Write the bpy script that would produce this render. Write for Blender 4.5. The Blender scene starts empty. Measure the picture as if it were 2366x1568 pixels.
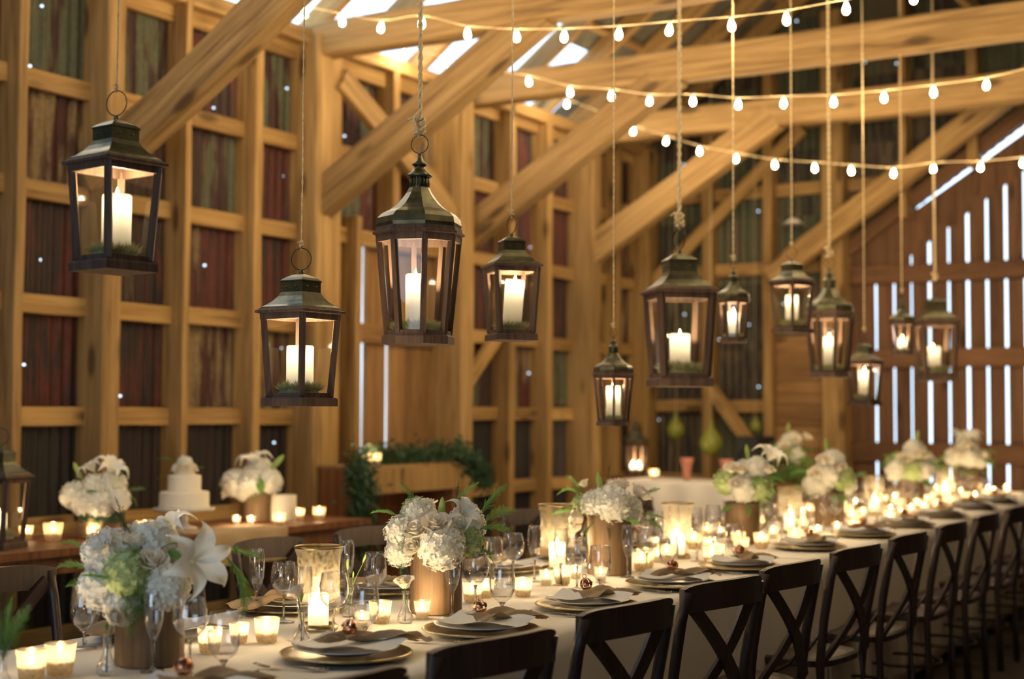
import bpy, math, random
from mathutils import Vector, Matrix, noise
random.seed(7)
PI = math.pi; R_ = math.radians
SC = bpy.context.scene
COL = SC.collection

# ---------------------------------------------------------------- camera
F = 3340.0; CX = 1183.0; CY = 784.0
YAW = R_(32.25); PITCH = math.atan(166 / F); ROLL = R_(.3); CZ = 1.40
CAMP = Vector((0, 0, CZ))
fwd = Vector((math.cos(YAW) * math.cos(PITCH), math.sin(YAW) * math.cos(PITCH), math.sin(PITCH)))
r0 = Vector((math.sin(YAW), -math.cos(YAW), 0)); u0 = r0.cross(fwd)
RV = math.cos(ROLL) * r0 + math.sin(ROLL) * u0; UV = RV.cross(fwd)
cam_d = bpy.data.cameras.new('camera'); cam = bpy.data.objects.new('camera', cam_d); COL.objects.link(cam)
cam.matrix_world = Matrix(((RV.x, UV.x, -fwd.x, 0), (RV.y, UV.y, -fwd.y, 0), (RV.z, UV.z, -fwd.z, CZ), (0, 0, 0, 1)))
cam_d.sensor_width = 36; cam_d.lens = F / 2366 * 36
cam_d.shift_x = 0; cam_d.clip_start = .05
cam_d.dof.use_dof = True; cam_d.dof.focus_distance = 4.45; cam_d.dof.aperture_fstop = 1.9; cam_d.dof.aperture_blades = 0
SC.camera = cam
SC.view_settings.view_transform = 'Standard'; SC.view_settings.look = 'None'
SC.view_settings.gamma = 1; SC.view_settings.use_curve_mapping = False
SC.view_settings.exposure = 0.65
SC.cycles.max_bounces = 6; SC.cycles.diffuse_bounces = 3; SC.cycles.glossy_bounces = 3
SC.cycles.transmission_bounces = 5; SC.cycles.transparent_max_bounces = 24
SC.cycles.sample_clamp_indirect = 3; SC.cycles.sample_clamp_direct = 30
SC.cycles.caustics_reflective = False; SC.cycles.caustics_refractive = False
SC.cycles.use_adaptive_sampling = True; SC.cycles.adaptive_threshold = .03
SC.cycles.use_denoising = True

# ---------------------------------------------------------------- daylight outside
world = bpy.data.worlds.new('world'); SC.world = world; world.use_nodes = True
bg = world.node_tree.nodes['Background']; bg.inputs[0].default_value = (.62, .80, 1, 1); bg.inputs[1].default_value = 2.0

BULB_W = 310.0      # radiance of a string bulb
VOT_W = 4.0        # watts of a votive flame
PIL_W = 5.0         # watts of a pillar candle flame
WARM = (1.0, .735, .41)

def ray(px, py): return fwd + RV * ((px - CX) / F) - UV * ((py - CY) / F)
def atz(px, py, z): d = ray(px, py); return CAMP + d * ((z - CZ) / d.z)
def atx(px, py, x): d = ray(px, py); return CAMP + d * (x / d.x)
def aty(px, py, y): d = ray(px, py); return CAMP + d * (y / d.y)
def atd(px, py, k): return CAMP + ray(px, py) * k

# ---------------------------------------------------------------- materials
class NT:
    def __init__(s, name):
        s.m = bpy.data.materials.new(name); s.m.use_nodes = True
        s.t = s.m.node_tree; s.t.nodes.clear(); s.out = s.t.nodes.new('ShaderNodeOutputMaterial')
    def n(s, typ, props=None, **ins):
        nd = s.t.nodes.new('ShaderNode' + typ)
        for k, v in (props or {}).items(): setattr(nd, k, v)
        for k, v in ins.items():
            key = int(k[1:]) if k[0] == 'i' and k[1:].isdigit() else k.replace('_', ' ')
            s.set(nd.inputs[key], v)
        return nd
    def set(s, sock, v):
        if hasattr(v, 'is_output') or isinstance(v, bpy.types.NodeSocket): s.t.links.new(v, sock)
        elif isinstance(v, bpy.types.Node): s.t.links.new(v.outputs[0], sock)
        else:
            if isinstance(v, tuple) and len(v) == 3 and sock.type == 'RGBA': v = v + (1,)
            sock.default_value = v
    def ramp(s, fac, stops, interp='LINEAR'):
        r = s.t.nodes.new('ShaderNodeValToRGB'); r.color_ramp.interpolation = interp
        el = r.color_ramp.elements
        while len(el) > 1: el.remove(el[0])
        el[0].position = stops[0][0]; el[0].color = stops[0][1] + (1,)
        for p, c in stops[1:]:
            e = el.new(p); e.color = c + (1,)
        s.set(r.inputs[0], fac); return r
    def mix(s, fac, a, b, mode='MIX'):
        m = s.t.nodes.new('ShaderNodeMix'); m.data_type = 'RGBA'; m.blend_type = mode
        s.set(m.inputs[0], fac); s.set(m.inputs[6], a); s.set(m.inputs[7], b); return m.outputs[2]
    def math(s, op, a, b=0.0, c=0.0):
        m = s.t.nodes.new('ShaderNodeMath'); m.operation = op
        s.set(m.inputs[0], a); s.set(m.inputs[1], b)
        if op in ('MULTIPLY_ADD', 'COMPARE'): s.set(m.inputs[2], c)
        return m.outputs[0]
    def bump(s, h, strength=.3, dist=.01):
        return s.n('Bump', Strength=strength, Distance=dist, Height=h).outputs[0]
    def pr(s, **k): return s.n('BsdfPrincipled', **k)
    def done(s, shader): s.t.links.new(shader.outputs[0] if isinstance(shader, bpy.types.Node) else shader, s.out.inputs[0]); return s.m

def m_plain(name, col, rough=.6, metal=0, var=.15, scale=30, bump=0.0, spec=.4, **kw):
    t = NT(name); tc = t.n('TexCoord')
    ns = t.n('TexNoise', Scale=float(scale), Detail=4.0, Vector=tc.outputs['Object'])
    dark = tuple(c * (1 - var) for c in col); lite = tuple(min(1, c * (1 + var)) for c in col)
    cr = t.ramp(ns, [(.3, dark), (.7, lite)])
    p = t.pr(Base_Color=cr, Roughness=rough, Metallic=float(metal), **kw)
    p.inputs['Specular IOR Level'].default_value = spec
    if bump: t.set(p.inputs['Normal'], t.bump(ns, bump, .004))
    return t.done(p)

def m_wood(name, a, b, c, rough=.75, knots=True, sc=1.0, spec=.25):
    """grain along the object's own z"""
    t = NT(name); tc = t.n('TexCoord'); oi = t.n('ObjectInfo')
    off = t.n('VectorMath', {'operation': 'ADD'}, i0=tc.outputs['Object'],
              i1=t.n('VectorMath', {'operation': 'SCALE'}, i0=(17.0, 9.0, 23.0), Scale=oi.outputs['Random']).outputs[0])
    mp = t.n('Mapping', Vector=off, Scale=(26 * sc, 26 * sc, 1.3 * sc))
    wob = t.n('TexNoise', Scale=1.0, Detail=6.0, Roughness=.62, Distortion=.6, Vector=mp)
    mp2 = t.n('Mapping', Vector=off, Scale=(3 * sc, 3 * sc, .7 * sc))
    big = t.n('TexNoise', Scale=1.0, Detail=2.0, Vector=mp2)
    f = t.math('MULTIPLY_ADD', wob, .72, t.math('MULTIPLY', big, .28))
    col = t.ramp(f, [(.30, c), (.46, b), (.62, a)])
    col = t.mix(1.0, col, t.ramp(oi.outputs['Random'], [(0, (.80, .78, .76)), (1, (1.12, 1.1, 1.05))]), 'MULTIPLY')
    if knots:
        mpk = t.n('Mapping', Vector=off, Scale=(5.0, 5.0, 1.6))
        vo = t.n('TexVoronoi', Scale=1.0, Vector=mpk)
        kf = t.ramp(vo.outputs['Distance'], [(.10, (1, 1, 1)), (.20, (0, 0, 0))])
        col = t.mix(t.math('MULTIPLY', kf, .75), col, tuple(x * .35 for x in c))
    p = t.pr(Base_Color=col, Roughness=rough, Normal=t.bump(wob, .35, .006))
    p.inputs['Specular IOR Level'].default_value = spec
    return t.done(p)

M = {}
M['timber'] = m_wood('hewn_timber', (.46, .305, .135), (.31, .195, .08), (.125, .07, .03))
M['stud'] = m_wood('sawn_stud', (.46, .30, .125), (.32, .195, .075), (.145, .083, .034))
M['plank'] = m_wood('door_plank', (.36, .215, .095), (.25, .14, .06), (.12, .062, .028))
M['gplank'] = m_wood('barn_siding', (.19, .10, .052), (.125, .065, .035), (.06, .03, .018))
M['chairwood'] = m_wood('dark_stained_beech', (.060, .033, .025), (.040, .022, .017), (.018, .011, .009), rough=.42, knots=False, spec=.5)
M['tablewood'] = m_wood('walnut_board', (.30, .13, .055), (.2, .085, .036), (.10, .04, .018), rough=.5)
M['lanwood'] = m_wood('weathered_lantern_wood', (.12, .078, .058), (.075, .046, .035), (.03, .019, .016), rough=.7, knots=False, sc=2)
M['vasewood'] = m_wood('bark_wrapped_veneer', (.25, .165, .095), (.175, .115, .065), (.095, .062, .038), rough=.65, knots=False, sc=1.6)
M['crate'] = m_wood('pale_board', (.5, .32, .14), (.4, .25, .1), (.25, .14, .06))

def m_sheet(name, axis, palette, darkz=None):
    t = NT(name); geo = t.n('NewGeometry'); sx = t.n('SeparateXYZ', i0=geo.outputs['Position'])
    H = sx.outputs[axis]; Z = sx.outputs[2]
    u = t.math('FLOOR', t.math('DIVIDE', t.math('SUBTRACT', H, 5.06), .61))
    v = t.math('FLOOR', t.math('DIVIDE', t.math('SUBTRACT', Z, .15), .61))
    wn = t.n('TexWhiteNoise', {'noise_dimensions': '2D'}, Vector=t.n('CombineXYZ', i0=u, i1=v))
    st = t.n('CombineXYZ', i0=t.math('MULTIPLY', H, 9.0), i1=t.math('MULTIPLY', Z, 1.1), i2=t.math('MULTIPLY', u, 3.3))
    ns = t.n('TexNoise', Scale=1.0, Detail=5.0, Roughness=.65, Vector=st)
    f = t.math('ADD', t.math('MULTIPLY', wn, .62), t.math('MULTIPLY_ADD', ns, 1.1, -.32))
    col = t.ramp(f, palette)
    fine = t.n('TexNoise', Scale=40.0, Detail=3.0, Vector=geo.outputs['Position'])
    col = t.mix(.5, col, t.ramp(fine, [(.3, (.45, .45, .45)), (.7, (1.2, 1.2, 1.2))]), 'MULTIPLY')
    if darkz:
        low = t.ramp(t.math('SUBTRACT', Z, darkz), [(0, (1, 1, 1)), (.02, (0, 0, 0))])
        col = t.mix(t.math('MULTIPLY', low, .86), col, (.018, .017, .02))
    p = t.pr(Base_Color=col, Roughness=.62, Metallic=.25)
    # nail holes that let the daylight through
    hv = t.n('CombineXYZ', i0=H, i1=Z, i2=0.0)
    vo = t.n('TexVoronoi', {'voronoi_dimensions': '2D'}, Scale=2.9, Vector=hv)
    keep = t.math('LESS_THAN', t.n('SeparateColor', i0=vo.outputs['Color']).outputs[0], .42)
    hole = t.math('MULTIPLY', t.math('LESS_THAN', vo.outputs['Distance'], .02), keep)
    mx = t.n('MixShader', i0=hole, i1=p, i2=t.n('BsdfTransparent'))
    return t.done(mx)
RED = (.11, .025, .02); DRED = (.05, .016, .015); OLV = (.10, .108, .065); TAN = (.24, .17, .09); DK = (.028, .019, .019); GRN = (.065, .078, .055)
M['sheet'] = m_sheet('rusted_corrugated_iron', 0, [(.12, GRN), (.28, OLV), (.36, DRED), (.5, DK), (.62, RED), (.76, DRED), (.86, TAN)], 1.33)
M['sheet2'] = m_sheet('weathered_corrugated_iron', 1, [(.15, GRN), (.4, OLV), (.55, DK), (.7, (.13, .1, .06)), (.85, OLV)])
M['roof'] = m_plain('roof_iron', (.17, .165, .135), .6, .2, .3, 6)
def m_sky():
    t = NT('translucent_roof_panel')
    mx = t.n('MixShader', i0=.55, i1=t.n('BsdfTransparent', Color=(.9, .95, 1)), i2=t.n('BsdfTranslucent', Color=(.8, .82, .8)))
    return t.done(mx)
M['skyl'] = m_sky()
M['dark'] = m_plain('packed_earth', (.06, .045, .035), .95, 0, .3, 5)
M['plainwall'] = m_plain('dim_barn_boards', (.14, .085, .045), .9, 0, .3, 3)

def m_glass(name, tint=(1, 1, 1), lo=.09, hi=.95, rough=.03, pw=2.2):
    t = NT(name); lw = t.n('LayerWeight', Blend=.5)
    f = t.math('MULTIPLY_ADD', t.math('POWER', lw.outputs['Facing'], pw), hi - lo, lo)
    return t.done(t.n('MixShader', i0=f, i1=t.n('BsdfTransparent', Color=tint), i2=t.n('BsdfGlossy', Color=(1, 1, 1), Roughness=rough)))
M['glass'] = m_glass('clear_stemware_glass')
M['pane'] = m_glass('lantern_pane', (.97, .96, .92), .05, .5, .05, 3.2)
def m_solid(name):
    t = NT(name); return t.done(t.n('BsdfGlass', Color=(1, .99, .96), Roughness=.0, IOR=1.46))
M['sglass'] = m_solid('solid_stem_glass')
def m_frost(name, col, trans, body):
    """silvered (mercury) glass: speckled, part clear, part milky so that the flame lights it"""
    t = NT(name); tc = t.n('TexCoord')
    vo = t.n('TexVoronoi', Scale=90.0, Vector=tc.outputs['Object'])
    ns = t.n('TexNoise', Scale=28.0, Detail=4.0, Vector=tc.outputs['Object'])
    f = t.ramp(t.math('ADD', t.math('MULTIPLY', vo.outputs['Distance'], .7), t.math('MULTIPLY', ns, .6)),
               [(.35, (trans,) * 3), (.75, (body,) * 3)])
    milk = t.n('MixShader', i0=.3, i1=t.n('BsdfTranslucent', Color=col), i2=t.n('BsdfGlossy', Color=(1, .85, .6), Roughness=.18))
    return t.done(t.n('MixShader', i0=f, i1=t.n('BsdfTransparent', Color=(1, .97, .9)), i2=milk))
M['mercury'] = m_frost('mercury_glass', (1, .86, .62), .45, 1.0)
M['hurricane'] = m_frost('etched_hurricane_glass', (.9, .78, .55), .015, .10)
M['clearvotive'] = m_frost('clear_votive_glass', (1, .95, .85), .08, .3)
def m_emit(name, col, s):
    t = NT(name); return t.done(t.n('Emission', Color=col, Strength=s))
M['flame'] = m_emit('candle_flame', (1, .62, .28), 45.0)
M['bulb'] = m_emit('lit_bulb', WARM, BULB_W)
def m_thin(name, col, tr, rough=.6):
    t = NT(name); d = t.pr(Base_Color=col, Roughness=rough)
    return t.done(t.n('MixShader', i0=tr, i1=d, i2=t.n('BsdfTranslucent', Color=col)))
M['wax'] = m_thin('ivory_wax', (.97, .93, .82), .72)
M['petal'] = m_thin('white_petal', (.90, .88, .78), .18)
M['petalg'] = m_thin('greenish_petal', (.50, .60, .27), .2)
M['petalc'] = m_thin('cream_petal', (.92, .84, .69), .2)
M['bud'] = m_thin('green_bud', (.42, .55, .16), .25)
M['leaf'] = m_thin('fern_leaf', (.13, .27, .06), .3)
M['leafd'] = m_thin('dark_spruce_leaf', (.045, .10, .045), .2)
M['moss'] = m_thin('reindeer_moss', (.44, .45, .25), .35, .9)
M['stem'] = m_plain('green_stem', (.14, .24, .08), .6)
def m_cloth(name, col, var=.05):
    t = NT(name); tc = t.n('TexCoord')
    ns = t.n('TexNoise', Scale=3.0, Detail=3.0, Vector=tc.outputs['Object'])
    wv = t.n('TexNoise', Scale=400.0, Detail=1.0, Vector=tc.outputs['Object'])
    c = t.ramp(ns, [(.3, tuple(x * (1 - var) for x in col)), (.7, col)])
    p = t.pr(Base_Color=c, Roughness=.9, Normal=t.bump(wv, .2, .001)); p.inputs['Specular IOR Level'].default_value = .15
    return t.done(p)
M['linen'] = m_cloth('cream_linen', (.86, .81, .71))
M['napw'] = m_cloth('white_linen', (.80, .79, .76))
M['napt'] = m_cloth('tan_linen', (.42, .30, .18), .15)
M['burlap'] = m_cloth('burlap', (.50, .36, .2), .2)
M['rope'] = m_plain('jute_rope', (.80, .64, .38), .95, 0, .25, 300, .6)
M['roofmetal'] = m_plain('aged_bronze', (.11, .105, .06), .36, .7, .45, 22, .25)
M['iron'] = m_plain('black_iron', (.025, .023, .022), .5, .5, .3, 40)
M['darkbrass'] = m_plain('dull_charger_metal', (.16, .12, .07), .35, .8, .25, 30)
M['brass'] = m_plain('old_gold_rim', (.42, .33, .17), .28, 1, .25, 40)
M['silver'] = m_plain('tarnished_silver', (.55, .48, .36), .25, 1, .2, 60)
M['copper'] = m_plain('copper_bell', (.72, .34, .2), .2, 1, .2, 40)
M['china'] = m_plain('white_china', (.82, .80, .76), .22, 0, .03, 10, spec=.5)
M['icing'] = m_plain('ivory_icing', (.86, .78, .62), .6, 0, .04, 20, .1)
M['pink'] = m_plain('coral_glass', (.62, .25, .17), .3, 0, .1, 10)
M['greenglass'] = m_thin('olive_green_glass', (.34, .37, .07), .4, .25)
M['black'] = m_plain('black_plastic', (.015, .015, .018), .6, 0, .2, 20)
M['white'] = m_plain('white_enamel', (.7, .69, .62), .5, 0, .05, 10)

# ---------------------------------------------------------------- mesh builder
class MB:
    def __init__(s): s.v = []; s.f = []; s.sm = []
    def add(s, vs, fs, sm=False):
        o = len(s.v); s.v += [tuple(v) for v in vs]; s.f += [tuple(i + o for i in f) for f in fs]; s.sm += [sm] * len(fs); return s
    def box(s, x0, x1, y0, y1, z0, z1):
        return s.add([(x, y, z) for x in (x0, x1) for y in (y0, y1) for z in (z0, z1)],
                     [(0, 1, 3, 2), (4, 6, 7, 5), (0, 4, 5, 1), (2, 3, 7, 6), (0, 2, 6, 4), (1, 5, 7, 3)])
    def cbox(s, c, sz): return s.box(c[0] - sz[0] / 2, c[0] + sz[0] / 2, c[1] - sz[1] / 2, c[1] + sz[1] / 2, c[2] - sz[2] / 2, c[2] + sz[2] / 2)
    def lathe(s, prof, n=24, c=(0, 0, 0), rot=0.0, sm=True, cap0=False, cap1=False, jit=None):
        vs = []
        for r, z in prof:
            for k in range(n):
                a = rot + 2 * PI * k / n; rr = r * (jit(a, z) if jit else 1)
                vs.append((c[0] + rr * math.cos(a), c[1] + rr * math.sin(a), c[2] + z))
        fs = [(i * n + k, i * n + (k + 1) % n, (i + 1) * n + (k + 1) % n, (i + 1) * n + k) for i in range(len(prof) - 1) for k in range(n)]
        if cap0: fs.append(tuple(range(n))[::-1])
        if cap1: fs.append(tuple(range((len(prof) - 1) * n, len(prof) * n)))
        return s.add(vs, fs, sm)
    def tube(s, pts, r, n=8, closed=False, flat=None, cap=True):
        pts = [Vector(p) for p in pts]; m = len(pts); vs = []
        up = Vector((0, 0, 1))
        for i, p in enumerate(pts):
            a = pts[(i - 1) % m] if closed or i > 0 else p
            b = pts[(i + 1) % m] if closed or i < m - 1 else p
            d = (b - a).normalized()
            x = d.cross(flat if flat is not None else up)
            if x.length < 1e-3: x = d.cross(Vector((0, 1, 0)))
            x.normalize(); y = d.cross(x).normalized()
            ri = r[i] if isinstance(r, (list, tuple)) and not isinstance(r, tuple) else r
            rx, ry = (ri if isinstance(ri, tuple) else (ri, ri))
            for k in range(n):
                t = 2 * PI * k / n + PI / n
                cx_, cy_ = math.cos(t), math.sin(t)
                if n == 4: cx_, cy_ = cx_ * 1.414, cy_ * 1.414
                vs.append(p + x * (rx * cx_) + y * (ry * cy_))
        seg = m if closed else m - 1
        fs = [(i * n + k, i * n + (k + 1) % n, ((i + 1) % m) * n + (k + 1) % n, ((i + 1) % m) * n + k) for i in range(seg) for k in range(n)]
        if cap and not closed: fs += [tuple(range(n))[::-1], tuple(range((m - 1) * n, m * n))]
        return s.add(vs, fs, n > 4)
    def sphere(s, c, r, n=12, m=8, sc=(1, 1, 1)):
        prof = [(math.sin(PI * i / m) * r + 1e-5, -math.cos(PI * i / m) * r) for i in range(m + 1)]
        o = len(s.v); s.lathe(prof, n)
        for i in range(o, len(s.v)):
            v = s.v[i]; s.v[i] = (c[0] + v[0] * sc[0], c[1] + v[1] * sc[1], c[2] + v[2] * sc[2])
        return s
    def grid(s, fn, nu, nv, sm=True):
        vs = [fn(i / nu, j / nv) for i in range(nu + 1) for j in range(nv + 1)]
        return s.add(vs, [(i * (nv + 1) + j, (i + 1) * (nv + 1) + j, (i + 1) * (nv + 1) + j + 1, i * (nv + 1) + j + 1) for i in range(nu) for j in range(nv)], sm)
    def xf(s, m, start=0):
        for i in range(start, len(s.v)): s.v[i] = tuple(m @ Vector(s.v[i]))
        return s
    def merge(s, o, m=None):
        vs = [tuple(m @ Vector(v)) for v in o.v] if m else o.v
        b = len(s.v); s.v += vs; s.f += [tuple(i + b for i in f) for f in o.f]; s.sm += o.sm; return s
    def mesh(s, name, mat):
        me = bpy.data.meshes.new(name); me.from_pydata(s.v, [], s.f); me.polygons.foreach_set('use_smooth', s.sm)
        me.materials.append(M[mat] if isinstance(mat, str) else mat); me.update(); return me
def obj(name, me, parent=None, loc=None, rot=None, sc=None):
    o = bpy.data.objects.new(name, me); COL.objects.link(o)
    if parent: o.parent = parent
    if loc is not None: o.location = loc
    if rot is not None: o.rotation_euler = rot
    if sc is not None: o.scale = (sc, sc, sc) if isinstance(sc, (int, float)) else sc
    return o
def tag(o, label, cat, group=None, kind=None):
    o['label'] = label; o['category'] = cat
    if group: o['group'] = group
    if kind: o['kind'] = kind
    return o
def thing(name, label, cat, loc=(0, 0, 0), rz=0.0, group=None, sc=None):
    o = obj(name, None, None, loc, (0, 0, rz), sc); o.empty_display_size = .05; return tag(o, label, cat, group)
CACHE = {}
def cached(key, fn):
    if key not in CACHE: CACHE[key] = fn()
    return CACHE[key]
def lamp(name, loc, w, r=.012, col=WARM, parent=None):
    d = bpy.data.lights.new(name, 'POINT'); d.energy = w; d.shadow_soft_size = r; d.color = col
    o = bpy.data.objects.new(name, d); COL.objects.link(o); o.location = loc
    if parent: o.parent = parent
    return o
def Rz(a): return Matrix.Rotation(a, 4, 'Z')
def T(*v): return Matrix.Translation(Vector(v) if len(v) == 3 else v[0])
def ang(v, dz=0): return math.atan2(v[1], v[0])

# ---------------------------------------------------------------- timber
def timber(name, p0, p1, w, h, side=Vector((0, 0, 1)), mat='timber', parent=None, rough=.004, twist=0):
    """hewn beam from p0 to p1; h measured along 'side', w across"""
    p0, p1 = Vector(p0), Vector(p1); d = p1 - p0; L = d.length; z = d.normalized()
    y = (side - z * side.dot(z)).normalized(); x = y.cross(z)
    ns = max(1, int(L / .22)); ch = min(w, h) * .09; ring = []
    sd = random.random() * 100
    base = [(-w / 2 + ch, -h / 2), (w / 2 - ch, -h / 2), (w / 2, -h / 2 + ch), (w / 2, h / 2 - ch), (w / 2 - ch, h / 2), (-w / 2 + ch, h / 2), (-w / 2, h / 2 - ch), (-w / 2, -h / 2 + ch)]
    vs = []
    for i in range(ns + 1):
        zz = L * i / ns; jx = noise.noise(Vector((zz * 1.3, sd, 0))) * rough * 2; jy = noise.noise(Vector((zz * 1.3, sd, 9))) * rough * 2
        for k, (bx, by) in enumerate(base):
            g = 1 + noise.noise(Vector((zz * 3, sd + k // 2, 4))) * rough * 6
            vs.append((bx * g + jx, by * g + jy, zz))
    n = 8
    fs = [(i * n + k, i * n + (k + 1) % n, (i + 1) * n + (k + 1) % n, (i + 1) * n + k) for i in range(ns) for k in range(n)]
    fs += [tuple(range(n))[::-1], tuple(range(ns * n, ns * n + n))]
    o = obj(name, MB().add(vs, fs).mesh(name, mat), parent)
    m = Matrix(((x.x, y.x, z.x, p0.x), (x.y, y.y, z.y, p0.y), (x.z, y.z, z.z, p0.z), (0, 0, 0, 1)))
    o.matrix_world = m
    return o
def struct(name, mb, mat, parent=None):
    o = obj(name, mb.mesh(name, mat), parent)
    if not parent: o['kind'] = 'structure'
    return o

# ================================================================ THE BARN
YW = 6.42            # inner face of the long wall's sheets
YF = 6.24            # front face of its studs
XG = 12.55           # far wall sheets
XE = 12.36           # front of far studs
EAVE = 3.92
RIDGE_Y = 1.2; PITCHR = math.tan(R_(36))
RIDGE_Z = EAVE + (YW - RIDGE_Y) * PITCHR
YR = 2 * RIDGE_Y - YW
def roofz(y): return EAVE + (min(YW - y, y - YR)) * PITCHR
struct('floor', MB().box(-3.5, XG + .3, YR - .2, YW + .3, -.1, 0), 'dark')
# long wall
def corr(x0, x1, z0, z1, y, ax='x', step=.0115):
    m = MB(); n = int((x1 - x0) / step); vs = []
    ny = len(z0) if isinstance(z0, list) else 0
    for i in range(n + 1):
        x = x0 + (x1 - x0) * i / n; d = .011 * math.sin(2 * PI * x / .076)
        zt = z1(x) if callable(z1) else z1
        for z in (z0, zt): vs.append((x, y + d, z) if ax == 'x' else (y + d, x, z))
    m.add(vs, [(2 * i, 2 * i + 2, 2 * i + 3, 2 * i + 1) for i in range(n)], True); return m
wl = MB()
DX0, DX1 = 7.93, 9.06       # plank door bay
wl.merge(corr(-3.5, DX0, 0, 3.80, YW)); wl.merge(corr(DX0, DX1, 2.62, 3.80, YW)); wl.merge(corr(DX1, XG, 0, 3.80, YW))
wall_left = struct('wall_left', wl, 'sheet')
# studs, with heavier bent posts every third
bent = [7.46, 9.3, 11.16]
studs = [2.62, 3.23, 3.84, 4.45, 5.03, 5.62, 6.24, 6.87, 7.46, 9.15, 9.9, 10.55, 11.16, 11.75]
Z = Vector((0, 0, 1)); X = Vector((1, 0, 0)); Y = Vector((0, 1, 0))
def post(x, w, zt=3.9, parent=wall_left, dep=None, mat='stud', yf=YF):
    return timber('post', (x, (yf + YW) / 2, 0), (x, (yf + YW) / 2, zt), w, (dep or (YW - yf)) , Y, mat, parent)
for x in [2.62, 3.23, 3.84, 4.45]: post(x, .055)
post(5.035, .06); post(5.64, .13, yf=6.2); post(6.245, .05); post(6.87, .07)
post(7.42, .15, yf=6.16, mat='timber'); post(7.58, .14, yf=6.2); post(7.72, .10, yf=6.3)
post(7.90, .06, 2.75); post(9.08, .16, yf=6.12, mat='timber'); post(9.28, .07)
for x in (8.33,): timber('post', (x, 6.33, 2.62), (x, 6.33, 3.9), .08, .17, Y, 'stud', wall_left)
for x in (9.9, 10.5): post(x, .08)
post(11.14, .15, yf=6.14, mat='timber'); post(11.74, .08); post(12.3, .14, yf=6.2)
GZ = [.16, .76, 1.36, 1.97, 2.59, 3.19, 3.80]
sx = [2.62, 3.23, 3.84, 4.45, 5.035, 5.64, 6.245, 6.87, 7.46]
for i in range(len(sx) - 1):
    for z in GZ: timber('girt', (sx[i], YW - .05, z), (sx[i + 1], YW - .05, z), .05, .105, Z, 'stud', wall_left, .006)
sx = [9.2, 9.9, 10.5, 11.14, 11.74, 12.3]
for i in range(len(sx) - 1):
    for z in GZ: timber('girt', (sx[i], YW - .05, z + .02), (sx[i + 1], YW - .05, z + .02), .05, .105, Z, 'stud', wall_left, .006)
for z in (2.62, 3.19, 3.80):
    timber('girt', (7.7, YW - .06, z), (8.33, YW - .06, z), .07, .11, Z, 'stud', wall_left); timber('girt', (8.33, YW - .06, z), (9.1, YW - .06, z), .07, .11, Z, 'stud', wall_left)
timber('top_plate', (-3.4, YW - .09, 3.90), (12.5, YW - .09, 3.90), .17, .10, Z, 'stud', wall_left)
timber('brace', (8.98, 6.2, 2.88), (7.62, 6.2, 3.66), .07, .17, Z, 'timber', wall_left)
timber('brace', (9.30, 6.28, 1.62), (9.98, 6.28, 2.22), .07, .10, Z, 'stud', wall_left)
timber('brace', (11.2, 6.26, 2.6), (11.9, 6.26, 3.3), .07, .10, Z, 'stud', wall_left)
# the door: vertical planks with daylight between them
dr = obj('door_1', None); dr['kind'] = 'structure'
xs = [7.95, 8.09, 8.30, 8.325, 8.52, 8.72, 8.93, 9.06]
gaps = {1: .028, 3: .03}
for k, (a, b) in enumerate([(7.94, 8.145), (8.18, 8.30), (8.303, 8.43), (8.467, 8.66), (8.663, 8.86), (8.863, 9.05)]):
    timber('plank', ((a + b) / 2, YW, .02), ((a + b) / 2, YW, 2.6), b - a, .025, Y, 'plank', dr, .002)
for z in (.5, 1.95): timber('batten', (7.94, YW - .03, z), (9.05, YW - .03, z), .03, .14, Z, 'plank', dr, .002)

# far wall : corrugated, with plank wall at the right of it below the long brace
GA = atx(2115, 494, XG); GB = atx(2366, 303, XG); SLM = (GB.z - GA.z) / (GA.y - GB.y)
def slope(y): return GA.z + (GA.y - y) * SLM
wf = MB(); wf.merge(corr(4.42, YW, 0, lambda y: roofz(y) + .155, XG, 'y'))
n = 60
def seg(y0, y1, z0f, z1f):
    m = MB(); n = int((y1 - y0) / .0115); vs = []
    for i in range(n + 1):
        y = y0 + (y1 - y0) * i / n; d = .011 * math.sin(2 * PI * y / .076); vs += [(XG + d, y, z0f(y)), (XG + d, y, z1f(y))]
    return m.add(vs, [(2 * i, 2 * i + 2, 2 * i + 3, 2 * i + 1) for i in range(n)], True)
wf.merge(seg(RIDGE_Y, 4.42, lambda y: slope(y) + .045, lambda y: roofz(y) + .155))
wf.merge(seg(YR, RIDGE_Y, lambda y: 0, lambda y: roofz(y) + .155))
wall_far = struct('wall_far', wf, 'sheet2')
def fpost(y, w, z0, z1, mat='stud', xf=XE): return timber('post', ((xf + XG) / 2, y, z0), ((xf + XG) / 2, y, z1), w, XG - xf, X, mat, wall_far)
fpost(6.3, .12, 0, 3.9, 'timber'); fpost(5.66, .09, 0, 4.3); fpost(5.05, .09, 0, 4.7); fpost(4.42, .2, 0, 5.0, 'timber', 12.3); fpost(3.8, .06, 3.1, 5.4); fpost(3.2, .09, 3.5, 5.7); fpost(2.58, .09, 3.9, 6.1)
fy = [6.3, 5.66, 5.05, 4.42]
for i in range(3):
    for z in (.76, 1.46, 2.73, 3.44, 4.05):
        if z > 3.9 and i == 0: continue
        timber('girt', (XG - .05, fy[i], z), (XG - .05, fy[i + 1], z), .05, .115, Z, 'stud', wall_far)
for z in (3.44, 4.05): timber('girt', (XG - .05, 4.42, z), (XG - .05, 3.8 if z < 3.5 else 3.2, z), .05, .11, Z, 'stud', wall_far)
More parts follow.
